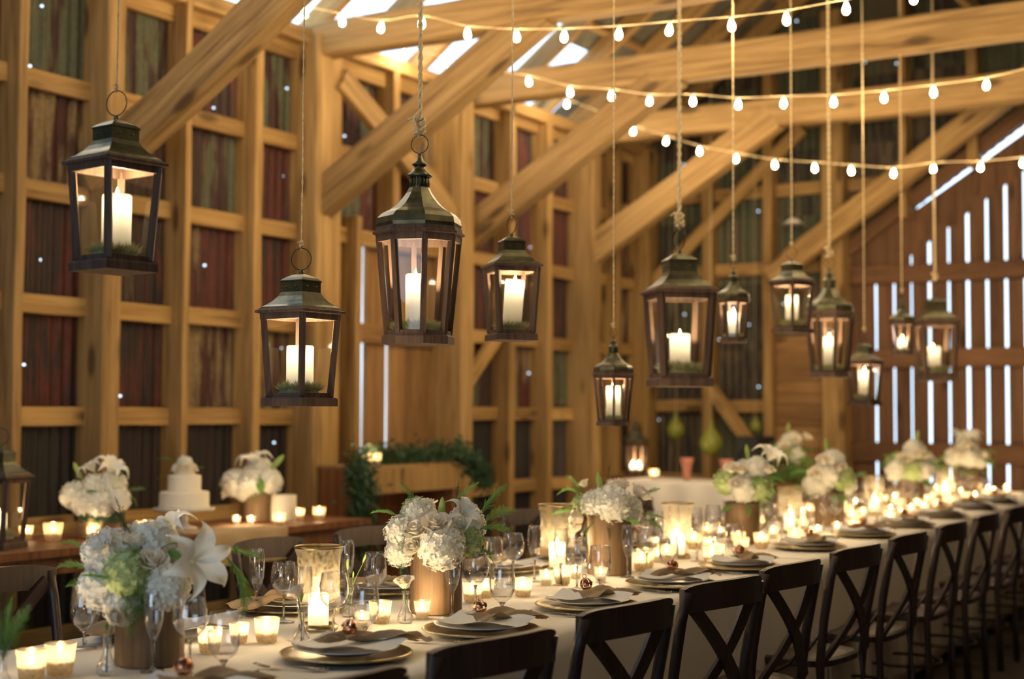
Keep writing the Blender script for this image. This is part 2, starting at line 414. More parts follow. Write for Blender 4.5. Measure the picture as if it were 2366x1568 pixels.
for y0, y1, z in ((3.8, 2.5, 4.05), (4.42, 1.3, 4.75), (4.42, 1.0, 5.4)): timber('girt', (XG - .05, y0, z), (XG - .05, y1, z), .05, .11, Z, 'stud', wall_far)
timber('brace', (12.38, 6.25, 2.60), (12.38, 4.72, 3.98), .07, .12, Z, 'stud', wall_far)
timber('brace', (12.38, 5.62, 1.62), (12.38, 5.2, 1.08), .07, .12, Z, 'stud', wall_far)
for k in range(9):      # horizontal sheathing between two posts
    z = .35 + k * .205
    if z > 2.0: break
    timber('board', (XG - .09, 5.02, z), (XG - .09, 4.45, z), .02, .2, Z, 'plank', wall_far, .003)
# plank wall with slits
pk = MB(); wall_planks = obj('wall_right_planks', None); wall_planks['kind'] = 'structure'
wall_planks.name = 'wall_far_boards'
y = 4.30; k = 0; gapw = [.004, .02, .018, .016, .026, .020, .028, .022, .026, .02, .018, .022]
slit_px = [1985, 2026, 2068, 2108, 2150, 2195, 2239, 2284, 2328, 2372, 2416, 2460]
ye = [atx(px, 900, XG).y for px in slit_px]
edges = [4.34] + ye
for i in range(len(edges) - 1):
    a = edges[i] - (gapw[i - 1] / 2 if i else 0); b = edges[i + 1] + gapw[i] / 2
    ym = (a + b) / 2
    timber('plank', (XG, ym, .03), (XG, ym, slope(ym) - .25), a - b, .025, X, 'gplank', wall_planks, .001)
yl = edges[-1]
while yl > RIDGE_Y:
    timber('plank', (XG, yl - .1, .03), (XG, yl - .1, 4.4), .19, .025, X, 'gplank', wall_planks, .001); yl -= .2
m = MB(); gv = []
for i in range(41):
    y = 4.34 + (1.2 - 4.34) * i / 40; gp = 0 if y > GA.y else .012 + .030 * min(1, (GA.y - y) / .9)
    gv += [(XG - .012, y, slope(y) - .34), (XG - .012, y, slope(y) + .05 - gp * 1.6 if gp else slope(y) + .06)]
m.add(gv, [(2 * i, 2 * i + 2, 2 * i + 3, 2 * i + 1) for i in range(40)])
obj('gable_board', m.mesh('gable_board', 'gplank'), wall_planks)
for z, h in ((2.62, .16), (1.88, .16), (1.06, .17), (.35, .17)): timber('rail', (XG - .035, 4.34, z), (XG - .035, 1.2, z), .04, h, Z, 'gplank', wall_planks, .002)
timber('rail', (XG - .05, 4.38, slope(4.38) + .13), (XG - .05, 1.6, slope(1.6) + .13), .05, .13, Z, 'gplank', wall_planks)
for i in range(6):
    yy = 4.1 - .26 * i
    obj('bolt', cached('bolt', lambda: MB().lathe([(.0001, -.012), (.012, -.01), (.014, 0)], 8).mesh('bolt', 'brass')), wall_planks, (XG - .06, yy, 2.64), (0, -PI / 2, 0))
# the two remaining walls and the roof close the barn
struct('wall_right', MB().box(-3.5, XG + .1, YR - .1, YR, 0, EAVE), 'plainwall')
bw = MB(); bw.add([(-3.5, YR, 0), (-3.5, -.6, 0), (-3.5, -.6, 3.1), (-3.5, 3.4, 3.1), (-3.5, 3.4, 0), (-3.5, YW, 0), (-3.5, YW, EAVE), (-3.5, RIDGE_Y, RIDGE_Z), (-3.5, YR, EAVE)], [(0, 1, 2, 8), (2, 3, 6, 7, 8), (3, 4, 5, 6)]); struct('wall_back', bw, 'plainwall')
rf = MB()
def rq(x0, x1, ya, yb, up=0.0): return [(x0, ya, roofz(ya) + .16 + up), (x1, ya, roofz(ya) + .16 + up), (x1, yb, roofz(yb) + .16 + up), (x0, yb, roofz(yb) + .16 + up)]
def q(m, *a): m.add(rq(*a), [(0, 1, 2, 3)])
# lower band: clear panels between rafters; above: iron with some clear strips
yb1 = YW + .12 - .62
sk = []
q(rf, -3.6, 5.0, YW + .4, yb1); 
q(rf, -3.6, XG + .2, yb1 - .55, RIDGE_Y)
strips = [(6.9, 7.2, 5.8, 5.3), (7.55, 8.1, 5.8, 5.25), (8.9, 9.2, 5.8, 5.25), (9.4, 9.95, 5.8, 5.25)]
xc = 5.0
for a, b, *_ in strips:
    q(rf, xc, a, yb1, yb1 - .55); xc = b
q(rf, xc, XG + .2, yb1, yb1 - .55)
rf.add([(-3.6, RIDGE_Y, RIDGE_Z + .16), (XG + .2, RIDGE_Y, RIDGE_Z + .16), (XG + .2, YR - .2, roofz(YR) + .02), (-3.6, YR - .2, roofz(YR) + .02)], [(0, 1, 2, 3)])
q(rf, 10.9, XG + .2, YW + .4, yb1)
roof = struct('ceiling', rf, 'roof')
skm = MB(); q(skm, 5.0, 10.9, YW + .25, yb1, -.01)
for a, b, *_ in strips: q(skm, a, b, yb1, yb1 - .55, -.01)
obj('clear_panel', skm.mesh('clear_panel', 'skyl'), roof)
x = 4.45
while x < XG:
    timber('rafter', (x, YW + .15, roofz(YW + .15) + .04), (x, RIDGE_Y, RIDGE_Z + .04), .06, .16, Z, 'stud', roof); x += .61
for yy in (5.72, 4.9, 4.1): timber('purlin', (4.4, yy, roofz(yy) + .135), (XG, yy, roofz(yy) + .135), .09, .04, Z, 'stud', roof)
# tie beams and long braces of the bents
tb_l = ['lowest hewn beam crossing the top of the picture, nearest', 'long hewn tie beam behind the nearest one, crossing below top right corner', 'third hewn tie beam back, behind the middle string of bulbs']
for i, xb in enumerate(bent):
    o = timber('tie_beam', (xb, 6.36, 3.88), (xb, -1.0, 3.85), .16, .23, Z, 'timber', None, .008); tag(o, tb_l[i], 'beam', 'tie beams across the barn', 'thing')
o = timber('tie_beam', (5.62, 6.36, 3.92), (5.62, -1.0, 3.92), .16, .23, Z, 'timber', None, .008); tag(o, 'hewn tie beam above the picture that the leftmost brace meets', 'beam', 'tie beams across the barn', 'thing')
br_l = ['hewn diagonal brace at upper left, its foot behind the leftmost lantern', 'hewn diagonal brace rising behind the big eight-sided lantern', 'hewn diagonal brace rising between the fourth lantern and the middle bulbs', 'hewn diagonal brace farthest back, behind the long thin rope of the low lantern']
for i, xb in enumerate([5.62] + bent):
    o = timber('diagonal_brace', (xb, 6.36, 2.72), (xb, 4.48, 3.84), .14, .24, Z, 'timber', None, .008); tag(o, br_l[i], 'beam', 'diagonal braces along the left wall', 'thing')
o = timber('diagonal_brace', (12.2, 4.95, 2.62), (12.2, 2.3, 4.42), .14, .2, Z, 'timber', None, .006); tag(o, 'hewn diagonal brace along the top of the slatted far wall', 'beam', None, 'thing')
o = timber('ridge_rope_beam', (2.0, 2.85, 4.6), (12.3, 2.95, 4.6), .06, .09, Z, 'timber', None); o.name = 'lantern_beam'; tag(o, 'long timber above the table that the lantern ropes hang from', 'beam', None, 'thing')
# pendant lamp on the far wall

# ================================================================ string lights
def bulb_mb():
    pr = [(.004, 0), (.009, -.008), (.014, -.02), (.0175, -.033), (.0165, -.046), (.0105, -.055), (.0005, -.059)]
    return MB().lathe(pr, 10)
def string_lights(pts, label, ends):
    """pts: cable points where a bulb hangs"""
    r = thing('string_lights', label, 'string lights', pts[len(pts) // 2], 0, 'strings of bare bulbs')
    o = r.location.copy()
    P = [ends[0]] + pts + [ends[1]]; path = []
    for i in range(len(P) - 1):
        a, b = P[max(0, i - 1)], P[i]; c, d = P[i + 1], P[min(len(P) - 1, i + 2)]
        for k in range(5):
            t = k / 5; path.append(.5 * ((2 * b) + (c - a) * t + (2 * a - 5 * b + 4 * c - d) * t * t + (3 * b - a - 3 * c + d) * t ** 3) - o)
    path.append(P[-1] - o)
    obj('cable', MB().tube(path, .0032, 5).mesh('cable', 'rope'), r)
    for i, p in enumerate(pts):
        rt = (random.uniform(-.12, .12), random.uniform(-.12, .12), 0)
        s = obj('socket', cached('socket', lambda: MB().lathe([(.0001, .006), (.008, .004), (.009, -.014), (.007, -.016)], 8).mesh('socket', 'white')), r, p - o + Vector((0, 0, -.001)), rt)
        obj('bulb', cached('bulb', lambda: bulb_mb().mesh('bulb', 'bulb')), r, p - o + Vector((0, 0, -.014)), rt)
UPB = 26
def strpts(px, x): return [atx(a, b - UPB * 6.5 / (x * 1.12) * .8, x) for a, b in px]
S1 = [(704, 33), (791, 50), (882, 65), (975, 54), (1080, 78), (1193, 85), (1304, 84), (1431, 78), (1548, 68), (1689, 57), (1816, 42), (1955, 17), (2110, -8), (2290, -45), (2500, -100)]
S2 = [(935, 125), (1030, 145), (1138, 178), (1221, 188), (1316, 212), (1413, 220), (1501, 232), (1601, 232), (1706, 240), (1811, 236), (1926, 233), (2042, 223), (2157, 210), (2280, 193), (2415, 160), (2570, 110)]
S3 = [(1310, 240), (1385, 270), (1464, 302), (1540, 325), (1616, 348), (1702, 365), (1789, 379), (1882, 386), (1966, 392), (2065, 398), (2157, 387), (2266, 383), (2362, 374), (2480, 355), (2620, 320)]
string_lights(strpts(S1, 6.45), 'string of bare bulbs along the top of the picture, nearest of three', (atx(560, -10, 6.45), Vector((6.45, -.6, 3.7))))
string_lights(strpts(S2, 8.3), 'middle string of bare bulbs sagging across the second bay', (atx(840, 60, 8.3), Vector((8.3, -.6, 3.7))))
string_lights(strpts(S3, 10.2), 'lowest string of bare bulbs at right, farthest of three', (atx(1230, 190, 10.2), Vector((10.2, -.6, 3.7))))
for xx, st_, nb in ((4.55, .5, 12), (3.0, 1.1, 5)):  # added strings out of view, put in to light table and ropes
    pts = [Vector((xx, 5.4 - st_ * i, 3.30 + .016 * ((i - nb / 2 + 1) * st_ / .46) ** 2)) for i in range(nb)]
    string_lights(pts, {4.55: 'added unseen string of bare bulbs overhead, lighting the table', 3.0: 'added unseen sparse string of bare bulbs, lighting the near ropes'}[xx], (Vector((xx, 5.9, 3.9)), Vector((xx, -1.1, 3.9))))

# ================================================================ candles and lanterns
ORD = ['first', 'second', 'third', 'fourth', 'fifth', 'sixth', 'seventh', 'eighth', 'ninth', 'tenth', 'eleventh', 'twelfth', 'thirteenth', 'fourteenth', 'fifteenth', 'sixteenth']
def flame_mesh(): return cached('flame', lambda: MB().lathe([(.0002, 0), (.0035, .004), (.005, .010), (.0042, .017), (.002, .024), (.0002, .030)], 10).mesh('flame', 'flame'))
def wick_mesh(): return cached('wick', lambda: MB().lathe([(.0012, -.012), (.001, .004), (.0001, .005)], 6).mesh('wick', 'black'))
def wax_mesh(r, h):
    def mk():
        m = MB(); t = r * .14; d = max(.02, h * .7)
        m.lathe([(r * .985, 0), (r, .004), (r, h - .004), (r - .003, h), (r - t, h - .002), (r - t * 1.5, h - .007), (.001, h - .009)], 28); return m.mesh('wax', 'wax')
    return cached(('wax', round(r, 3), round(h, 3)), mk)
def pillar(loc, r, h, label, w=PIL_W, tilt=(0, 0), group=None):
    t = thing('pillar_candle', label, 'candle', loc, 0, group); t.rotation_euler = (tilt[0], tilt[1], 0)
    obj('wax', wax_mesh(r, h), t); obj('wick', wick_mesh(), t, (0, 0, h - .012)); obj('flame', flame_mesh(), t, (0, 0, h - .010))
    lamp('flame_and_wax_glow', (0, 0, h - .030), w * .055, .010, (1, .84, .58), t)  # lamp added inside the wax body so that it glows
    lamp('flame_and_wax_glow', (0, 0, h + .012), w * 1.25, .008, WARM, t)
    return t
def moss_mesh(R, hgt, seed, n=1500):
    rnd = random.Random(seed); m = MB()
    m.lathe([(R * .98, .002), (R * .9, hgt * .35), (R * .5, hgt * .6), (.001, hgt * .62)], 16, jit=lambda a, z: 1 + .08 * math.sin(5 * a))
    for i in range(n):
        a = rnd.random() * 2 * PI; q_ = R * math.sqrt(rnd.random()) * .97
        b = Vector((q_ * math.cos(a), q_ * math.sin(a), hgt * (.3 + .3 * (1 - q_ / R))))
        d = Vector((rnd.uniform(-1, 1), rnd.uniform(-1, 1), rnd.uniform(.4, 1.4))).normalized() * hgt * rnd.uniform(.25, .6)
        s = d.cross(Vector((rnd.random(), rnd.random(), rnd.random()))).normalized() * .0009
        k = d.cross(s).normalized() * rnd.uniform(-.009, .009)
        m.add([b - s, b + s, b + d * .6 + s + k, b + d * .6 - s + k, b + d + k * 2], [(0, 1, 2, 3), (3, 2, 4)])
    return m.mesh('moss', 'moss')
def lantern(kind, base, sc, phi, label, group, cd=(0, 0), ch=.18, cr=.036, clabel='', tilt=(0, 0), rope=True, rr=.003, top=4.6, mlabel='', rlabel='', w=PIL_W, sag=0):
    """kind 4: four-sided with collar; kind 8: eight-sided bell roof"""
    a0 = math.atan2(-base.y, -base.x) + R_(phi)
    t = thing('hanging_lantern' if rope else 'standing_lantern', label, 'lantern', base, a0, group, sc)
    n = kind
    if n == 4:
        P = dict(b=(.115, .026), lo=(.098, .030), hi=(.118, .270), rim=(.137, .278, .294))
        roofp = [(.121, .291), (.118, .298), (.104, .304), (.084, .317), (.068, .331), (.059, .345)]
        chim = [(.060, .343), (.060, .374), (.063, .375), (.063, .379), (.050, .387), (.028, .396), (.008, .400), (.007, .404)]
        finz, ringr = .404, .033; pw = .0095
    else:
        P = dict(b=(.124, .031), lo=(.112, .034), hi=(.143, .352), rim=(.157, .366, .392))
        roofp = [(.143, .392), (.146, .404), (.142, .424), (.126, .440), (.100, .453), (.078, .470), (.058, .492), (.044, .512), (.035, .530)]
        chim = [(.032, .528), (.034, .534), (.034, .565), (.043, .568), (.042, .574), (.028, .585), (.018, .597), (.018, .603), (.025, .607), (.024, .612), (.012, .622), (.007, .640)]
        finz, ringr = .640, .031; pw = .009
    def ngon(prof, cap0=True, cap1=True, seed=0): return MB().lathe(prof, n, (0, 0, 0), 0, False, cap0, cap1)
    def mkbase():
        m = ngon([(P['b'][0], 0), (P['b'][0], P['b'][1] * .8), (P['b'][0] - .006, P['b'][1])])
        m.lathe([(P['lo'][0] + .004, P['b'][1]), (P['lo'][0] + .003, P['b'][1] + .014), (P['lo'][0] - .01, P['b'][1] + .014)], n, sm=False)
        return m.mesh('base', 'lanwood')
    obj('base', cached(('lb', n), mkbase), t)
    R0, z0 = P['lo']; R1, z1 = P['hi']
    for k in range(n):
        a = 2 * PI * k / n; c, s = math.cos(a), math.sin(a)
        def mkp(): return MB().tube([(R0 - pw * .7, 0, z0), (R1 - pw * .7, 0, z1 + .008)], pw, 4, flat=Vector((0, 1, 0))).mesh('corner_post', 'lanwood')
        obj('corner_post', cached(('lp', n), mkp), t, None, (0, 0, a))
        def mkg():
            b = 2 * PI / n; i0, i1 = R0 - pw * .8, R1 - pw * .8
            return MB().add([(i0, 0, z0 + .01), (i0 * math.cos(b), i0 * math.sin(b), z0 + .01), (i1 * math.cos(b), i1 * math.sin(b), z1), (i1, 0, z1)], [(0, 1, 2, 3)]).mesh('glass_pane', 'pane')
        obj('glass_pane', cached(('lg', n), mkg), t, None, (0, 0, a))
    def mkrim():
        r, a, b = P['rim']; m = MB()
        m.lathe([(R1 - .014, z1 - .010), (R1 + .003, z1 - .010), (R1 + .004, a), (r, a + .002), (r, a + .009), (r - .008, a + .012), (R1 + .004, b), (R1 - .03, b + .001)], n, sm=False)
        m.lathe([(R1 - .014, z1 - .010), (R1 - .014, b)], n, sm=False)
        return m.mesh('rim', 'lanwood')
    obj('rim', cached(('lr', n), mkrim), t)
    obj('roof', cached(('lroof', n), lambda: ngon(roofp, True, False).mesh('roof', 'roofmetal')), t)
    def mkch():
        m = MB()
        if n == 4:
            m.lathe(chim, 4, sm=False)
            for k in range(4):
                for u in (-.4, .4):
                    a = PI / 4 + k * PI / 2; p = Vector((.0428, u * .05, .360)); p = Rz(a) @ p
                    m.sphere(p, .0038, 8, 6)
        else:
            m.lathe(chim[:2] + [(.034, .535)], 24); m.lathe([(.029, .53), (.029, .57)], 20); m.lathe(chim[2:], 24)
            for k in range(18):
                a = 2 * PI * k / 18; m.tube([(.032 * math.cos(a), .032 * math.sin(a), .532), (.032 * math.cos(a), .032 * math.sin(a), .567)], .0024, 5)
        m.sphere((0, 0, finz + .003), .007, 10, 8)
        return m.mesh('chimney', 'roofmetal')
    obj('chimney', cached(('lc', n), mkch), t)
    rz_ = finz + .008 + ringr
    obj('ring', cached(('lring', n), lambda: MB().tube([(ringr * math.cos(q_ * PI / 12), 0, rz_ + ringr * math.sin(q_ * PI / 12)) for q_ in range(24)], .0016, 6, True).mesh('ring', 'iron')), t, None, (0, 0, R_(60)))
    # moss bed and candle inside
    mo = obj('moss_bed', cached(('moss', n), lambda: moss_mesh((.062 if n == 4 else .094), .055, n)), None, base + Vector((0, 0, (P['b'][1] + .004) * sc)), (0, 0, random.random() * 6), sc)
    tag(mo, mlabel or ('pale green moss inside the ' + label)[:90], 'moss', 'moss beds in the lanterns')
    rightv = Vector((r0.x, r0.y, 0))
    pillar(base + rightv * cd[0] + Vector((0, 0, (P['b'][1] + .003) * sc)), cr, ch - P['b'][1] * sc, clabel, w, tilt, 'pillar candles in the lanterns')
    if rope:
        p0 = base + Vector((0, 0, (rz_ + ringr) * sc)); L = top - p0.z; m = MB(); pts = []
        N = 40
        for st in range(2):
            pts = []
            for i in range(N * 3 + 1):
                z = L * i / (N * 3); a = st * PI + z * 90
                w_ = rr * .55; s_ = sag * math.sin(PI * i / (N * 3)) + .003 * noise.noise(Vector((z * 3, base.x, 0)))
                pts.append((w_ * math.cos(a) + s_, w_ * math.sin(a), z))
            m.tube(pts, rr * .62, 5)
        rnd = random.Random(int(base.x * 100))
        r_ = thing('hanging_rope', rlabel, 'rope', p0, 0, 'ropes holding the lanterns')
        obj('strand', m.mesh('strand', 'rope'), r_)
        kn = MB()      # knot with loose ends
        for q_ in range(5):
            a = rnd.random() * 6; kk = rr * 2.2
            kn.tube([(kk * math.cos(a + j) * (1 - .1 * j), kk * math.sin(a + j), .004 + rr * (1.1 * j)) for j in range(7)], rr * .6, 5)
        kn.tube([(0, 0, rr * 4), (-rr * 3, rr, rr * 7), (-rr * 5, rr * 2, rr * 5.5)], rr * .5, 5)
        kn.tube([(0, 0, rr * 3), (-rr * 2, -rr, rr * 1.5), (-rr * 6, -rr * 2, rr * 3)], rr * .45, 5)
        loop = [(0, 0, -.006), (rr * 1.4, 0, -.002), (rr * 1.2, 0, .006), (-rr * 1.2, 0, .006), (-rr * 1.4, 0, -.002)]
        kn.tube(loop, rr * .5, 5, True)
        obj('knot', kn.mesh('knot', 'rope'), r_)
        if rr > .0075:
            kn = MB()
            for q_ in range(4):
                kn.tube([(-.004 - .028 * math.sin(PI * j / 10) + .004 * q_, .004 * math.cos(j + q_), .002 + .085 * j / 10) for j in range(11)], rr * .42, 5)
            obj('bow_loop', kn.mesh('bow_loop', 'rope'), r_)
    return t
LAN = [  # kind, px, y_bottom, depth, scale, phi, cdx, ch, cr, rr, name
 (4, 262, 628, 3.78, 1.0, -9, .006, .20, .038, .0022, 'leftmost four-sided lantern, highest of all'),
 (4, 692, 938, 4.36, 1.0, 3, .0, .18, .041, .0028, 'four-sided lantern left of the big eight-sided one'),
 (8, 966, 796, 4.86, 1.0, 8, -.010, .235, .034, .0085, 'largest eight-sided lantern, on a thick bowed rope'),
 (4, 1181, 787, 5.35, .97, -28, .0, .225, .036, .0034, 'small four-sided lantern right of the largest eight-sided one'),
 (8, 1417, 983, 6.0, .57, 2, .0, .165, .030, .003, 'lowest small eight-sided lantern in the middle of the picture'),
 (4, 1570, 893, 6.5, 1.5, -29, .002, .235, .046, .0095, 'largest four-sided lantern, right of centre'),
 (8, 1695, 791, 7.05, .56, 16, .0, .15, .028, .004, 'small eight-sided lantern tucked behind the largest four-sided one'),
 (4, 1830, 769, 7.7, .96, 2, .0, .20, .034, .0034, 'small four-sided lantern left of the dark bell-roofed one'),
 (8, 1918, 872, 8.2, .96, 14, -.004, .23, .033, .009, 'tall bell-roofed lantern beside the slatted wall edge'),
 (4, 1998, 936, 8.7, .93, 20, .0, .21, .036, .0036, 'low four-sided lantern right of the tall bell-roofed one'),
 (8, 2085, 820, 9.4, .57, 10, .0, .11, .028, .0036, 'smallest eight-sided lantern in front of the slatted wall'),
 (4, 2163, 880, 10.0, 1.45, -30, -.02, .235, .05, .008, 'rightmost four-sided lantern in front of the slatted wall'),
]
for i, (k, px, yb, d, sc, phi, cdx, ch, cr, rr, nm) in enumerate(LAN):
    lantern(k, atd(px, yb, d), sc, phi, nm, 'hanging lanterns above the table', (cdx, 0), ch, cr, 'lit ivory pillar candle in the ' + ' '.join(nm.split()[:9]).rstrip(','),
            rr=rr, tilt=((.07, .02) if i == 3 else (0, 0)), mlabel='green moss bed in the ' + ' '.join(nm.split()[:10]).rstrip(','), rlabel=('thick' if rr > .005 else 'thin') + ' jute rope above the ' + ' '.join(nm.split()[:10]).rstrip(','),
            sag=(.0 if i != 11 else -.02), w=PIL_W * (1 if sc > .6 else .6))

# ================================================================ the banquet table
TA = math.atan(.045); TO = Vector((3.6, 2.12, 0)); TU = Vector((math.cos(TA), math.sin(TA), 0)); TV = Vector((-math.sin(TA), math.cos(TA), 0)); TW = 1.12; TZ = .762
def tp(u, v, z=TZ): return TO + TU * u + TV * v + Vector((0, 0, z))
def uv(p): d = p - TO; return d.dot(TU), d.dot(TV)
for a, b, lb in ((-2.3, .2, 'nearest'), (.2, 2.6, 'second'), (2.6, 5.1, 'third'), (5.1, 8.7, 'farthest')):
    t = thing('banquet_table', lb + ' trestle table hidden under the cream tablecloths', 'table', tp((a + b) / 2, TW / 2, 0), TA, 'trestle tables in a row')
    w = (b - a) / 2 - .01; h = TW / 2 - .02
    obj('tabletop', MB().box(-w, w, -h, h, .71, .750).mesh('tabletop', 'tablewood'), t)
    for sx_ in (-1, 1):
        for sy in (-1, 1): obj('leg', cached('tleg', lambda: MB().box(-.025, .025, -.025, .025, 0, .71).mesh('leg', 'tablewood')), t, (sx_ * (w - .2), sy * (h - .12), 0))
def cloth(u0, u1, lift, label, seed, e0=False, e1=False):
    m = MB(); rnd = random.Random(seed); nu = int((u1 - u0) / .03); ph = rnd.random() * 9
    prof = []
    drop = .70
    for j in range(13): prof.append((-1, 1 - j / 12))
    for j in range(1, 16): prof.append((0, j / 16))
    for j in range(13): prof.append((1, j / 12))
    vs = []
    for i in range(nu + 1):
        u = u0 + (u1 - u0) * i / nu
        near_end = min(u - u0, u1 - u); fe = math.exp(-near_end / .22)
        for s, k in prof:
            if s == 0: v = TW * k; z = TZ + lift; v = TW - v if False else v
            wv = (math.sin(u * 9.5 + ph) * .5 + math.sin(u * 23 + ph * 2) * .35 + math.sin(u * 4.1 + ph * 3) * .6)
            if s == -1:
                amp = k ** .8 * (.022 + .05 * fe); v = -.006 - .004 * k - amp * (wv * .6 + .45) - .018 * k; z = TZ + lift - .004 - drop * k
            if s == 1:
                amp = k ** .8 * (.022 + .04 * fe); v = TW + .006 + amp * (wv * .6 + .45) + .018 * k; z = TZ + lift - .004 - drop * k
            p = tp(u, v, z); vs.append(p)
    n = len(prof); m.add(vs, [(i * n + j, (i + 1) * n + j, (i + 1) * n + j + 1, i * n + j + 1) for i in range(nu) for j in range(n - 1)], True)
    for e, u, sg in ((e0, u0, -1), (e1, u1, 1)):
        if e: m.grid(lambda a, b: tp(u + sg * b * (.02 + .03 * (math.sin(a * 30) * .5 + .5)), TW * a, TZ + lift - .004 - drop * b), 30, 10)
    o = obj('tablecloth', m.mesh('tablecloth', 'linen')); md = o.modifiers.new('thick', 'SOLIDIFY'); md.thickness = .0015; md.offset = -1
    return tag(o, label, 'tablecloth', 'cream tablecloths')
cloth(-2.3, 2.52, 0, 'cream tablecloth over the near stretch of the banquet table', 3, True, False)
cloth(2.44, 5.3, .003, 'cream tablecloth in the middle, its gathered edge hanging between chairs', 5)
cloth(5.22, 8.7, .006, 'cream tablecloth over the far end of the banquet table', 8, False, True)

# ---- tableware meshes (each returns mesh)
def lm(name, prof, mat, n=28): return cached(name, lambda: MB().lathe(prof, n).mesh(name.split('#')[0], mat))
CH = [(.001, .004), (.10, .004), (.118, .006), (.155, .014), (.170, .016), (.172, .018), (.168, .0205), (.12, .011), (.10, .008), (.001, .008)]
PL = [(.001, .0), (.075, .0), (.085, .003), (.125, .013), (.137, .016), (.137, .018), (.12, .0155), (.085, .007), (.001, .006)]
WINE = [(.034, 0), (.033, .0025), (.012, .006), (.004, .012), (.0036, .075), (.006, .085), (.022, .094), (.036, .110), (.0415, .130), (.040, .155), (.034, .185)]
FLUTE = [(.030, 0), (.029, .0025), (.010, .006), (.004, .012), (.004, .065), (.007, .080), (.017, .100), (.0235, .125), (.0255, .155), (.0245, .185), (.0225, .205)]
GOB = [(.033, 0), (.032, .0025), (.012, .005), (.0045, .010), (.0055, .022), (.004, .030), (.0055, .042), (.012, .050), (.030, .066), (.0385, .088), (.0395, .115), (.036, .145), (.0345, .165)]
def glassware(kind, loc, label, group, ribs=False):
    prof = dict(wine=WINE, flute=FLUTE, goblet=GOB)[kind]
    cut = {'wine': 5, 'flute': 5, 'goblet': 7}[kind]
    nm = {'wine': 'wine_glass', 'flute': 'champagne_flute', 'goblet': 'water_goblet'}[kind]
    t = thing(nm, label, 'glass', loc, random.random() * 6, group, random.uniform(.97, 1.03))
    rim = prof[-1]
    obj('bowl', cached(kind + 'b', lambda: MB().lathe(prof[cut:] + [(rim[0] - .0012, rim[1] + .0006), (rim[0] - .002, rim[1] - .001)] + [(r - .0016, z + .0012) for r, z in reversed(prof[cut + 1:-1])] + [(.001, prof[cut + 1][1] + .001)], 28).mesh('bowl', 'glass')), t)
    obj('stem', cached(kind + 's', lambda: MB().lathe(prof[2:cut + 1], 14).mesh('stem', 'sglass')), t)
    obj('foot', cached(kind + 'f', lambda: MB().lathe([(.001, 0)] + prof[:3], 24).mesh('foot', 'glass')), t)
    return t
def fork_mesh():
    m = MB()
    def st(p, w, th=.0011):
        m.tube([(0, y, z) for y, z in p], [(ww, th) for ww in w], 6, flat=Vector((1, 0, 0)))
    ys = [(-.10, .003), (-.085, .0045), (-.06, .004), (-.02, .005), (.02, .009), (.045, .006)]
    m.grid(lambda a, b: (((b - .5) * 2) * [.004, .011, .0095, .0055, .0035, .003, .0035, .010, .012][int(a * 8)], -.10 + .155 * a, .004 + .006 * math.sin(a * PI) ), 8, 2)
    for k in range(4): m.tube([(-.009 + .006 * k, .055, .004), (-.0085 + .0057 * k, .075, .007), (-.008 + .0053 * k, .096, .013)], .0013, 5)
    for i in range(9): m.sphere(((-1) ** i * .006, -.098 + i * .006, .0065), .0028, 6, 4)
    return m
def bell_mesh():
    m = MB(); m.lathe([(.0205 * math.sin(PI * i / 12) + .0002, .0205 - .0205 * math.cos(PI * i / 12)) for i in range(5)], 20)
    for k in range(6):      # slotted upper half: six strips
        a0 = k * PI / 3
        m.grid(lambda a, b: (lambda th, ph: (.0208 * math.sin(th) * math.cos(ph), .0208 * math.sin(th) * math.sin(ph), .0205 - .0208 * math.cos(th)))(PI * .36 + a * PI * .62, a0 + b * PI / 3 * .72), 6, 4)
    m.lathe([(.0212, .018), (.0222, .0205), (.0212, .023)], 20)
    m.tube([(.006 * math.cos(i * PI / 6), 0, .046 + .006 * math.sin(i * PI / 6)) for i in range(12)], .0012, 5, True)
    return m.mesh('bell', 'copper')
def menu_mesh():
    m = MB()
    def f(a, b):
        x = (a - .5) * .20; y = (b - .5) * .25; z = .0195 + .010 * math.cos(a * 5 + .5) * (.4 + abs(b - .5)) + .012 * (1 - b) * 0 + .006 * math.sin(b * 7)
        return (x, y, z + .004)
    m.grid(f, 14, 14); return m
def napkin_mesh(seed):
    rnd = random.Random(seed); m = MB(); p1 = rnd.random() * 5
    def f(a, b):    # folded band laid across the plate and off its right side
        L = .27; x = -.05 + a * L + .02 * math.sin(b * 3 + p1); y = -.045 + b * .10 - a * .055 + .012 * math.sin(a * 6 + p1)
        z = .036 + .009 * math.sin(a * 11 + b * 4 + p1) + .005 * math.sin(b * 14 + a * 6) - max(0, a - .62) * .05
        return (x, y, max(z, .022 if a < .8 else .010))
    m.grid(f, 26, 12); return m
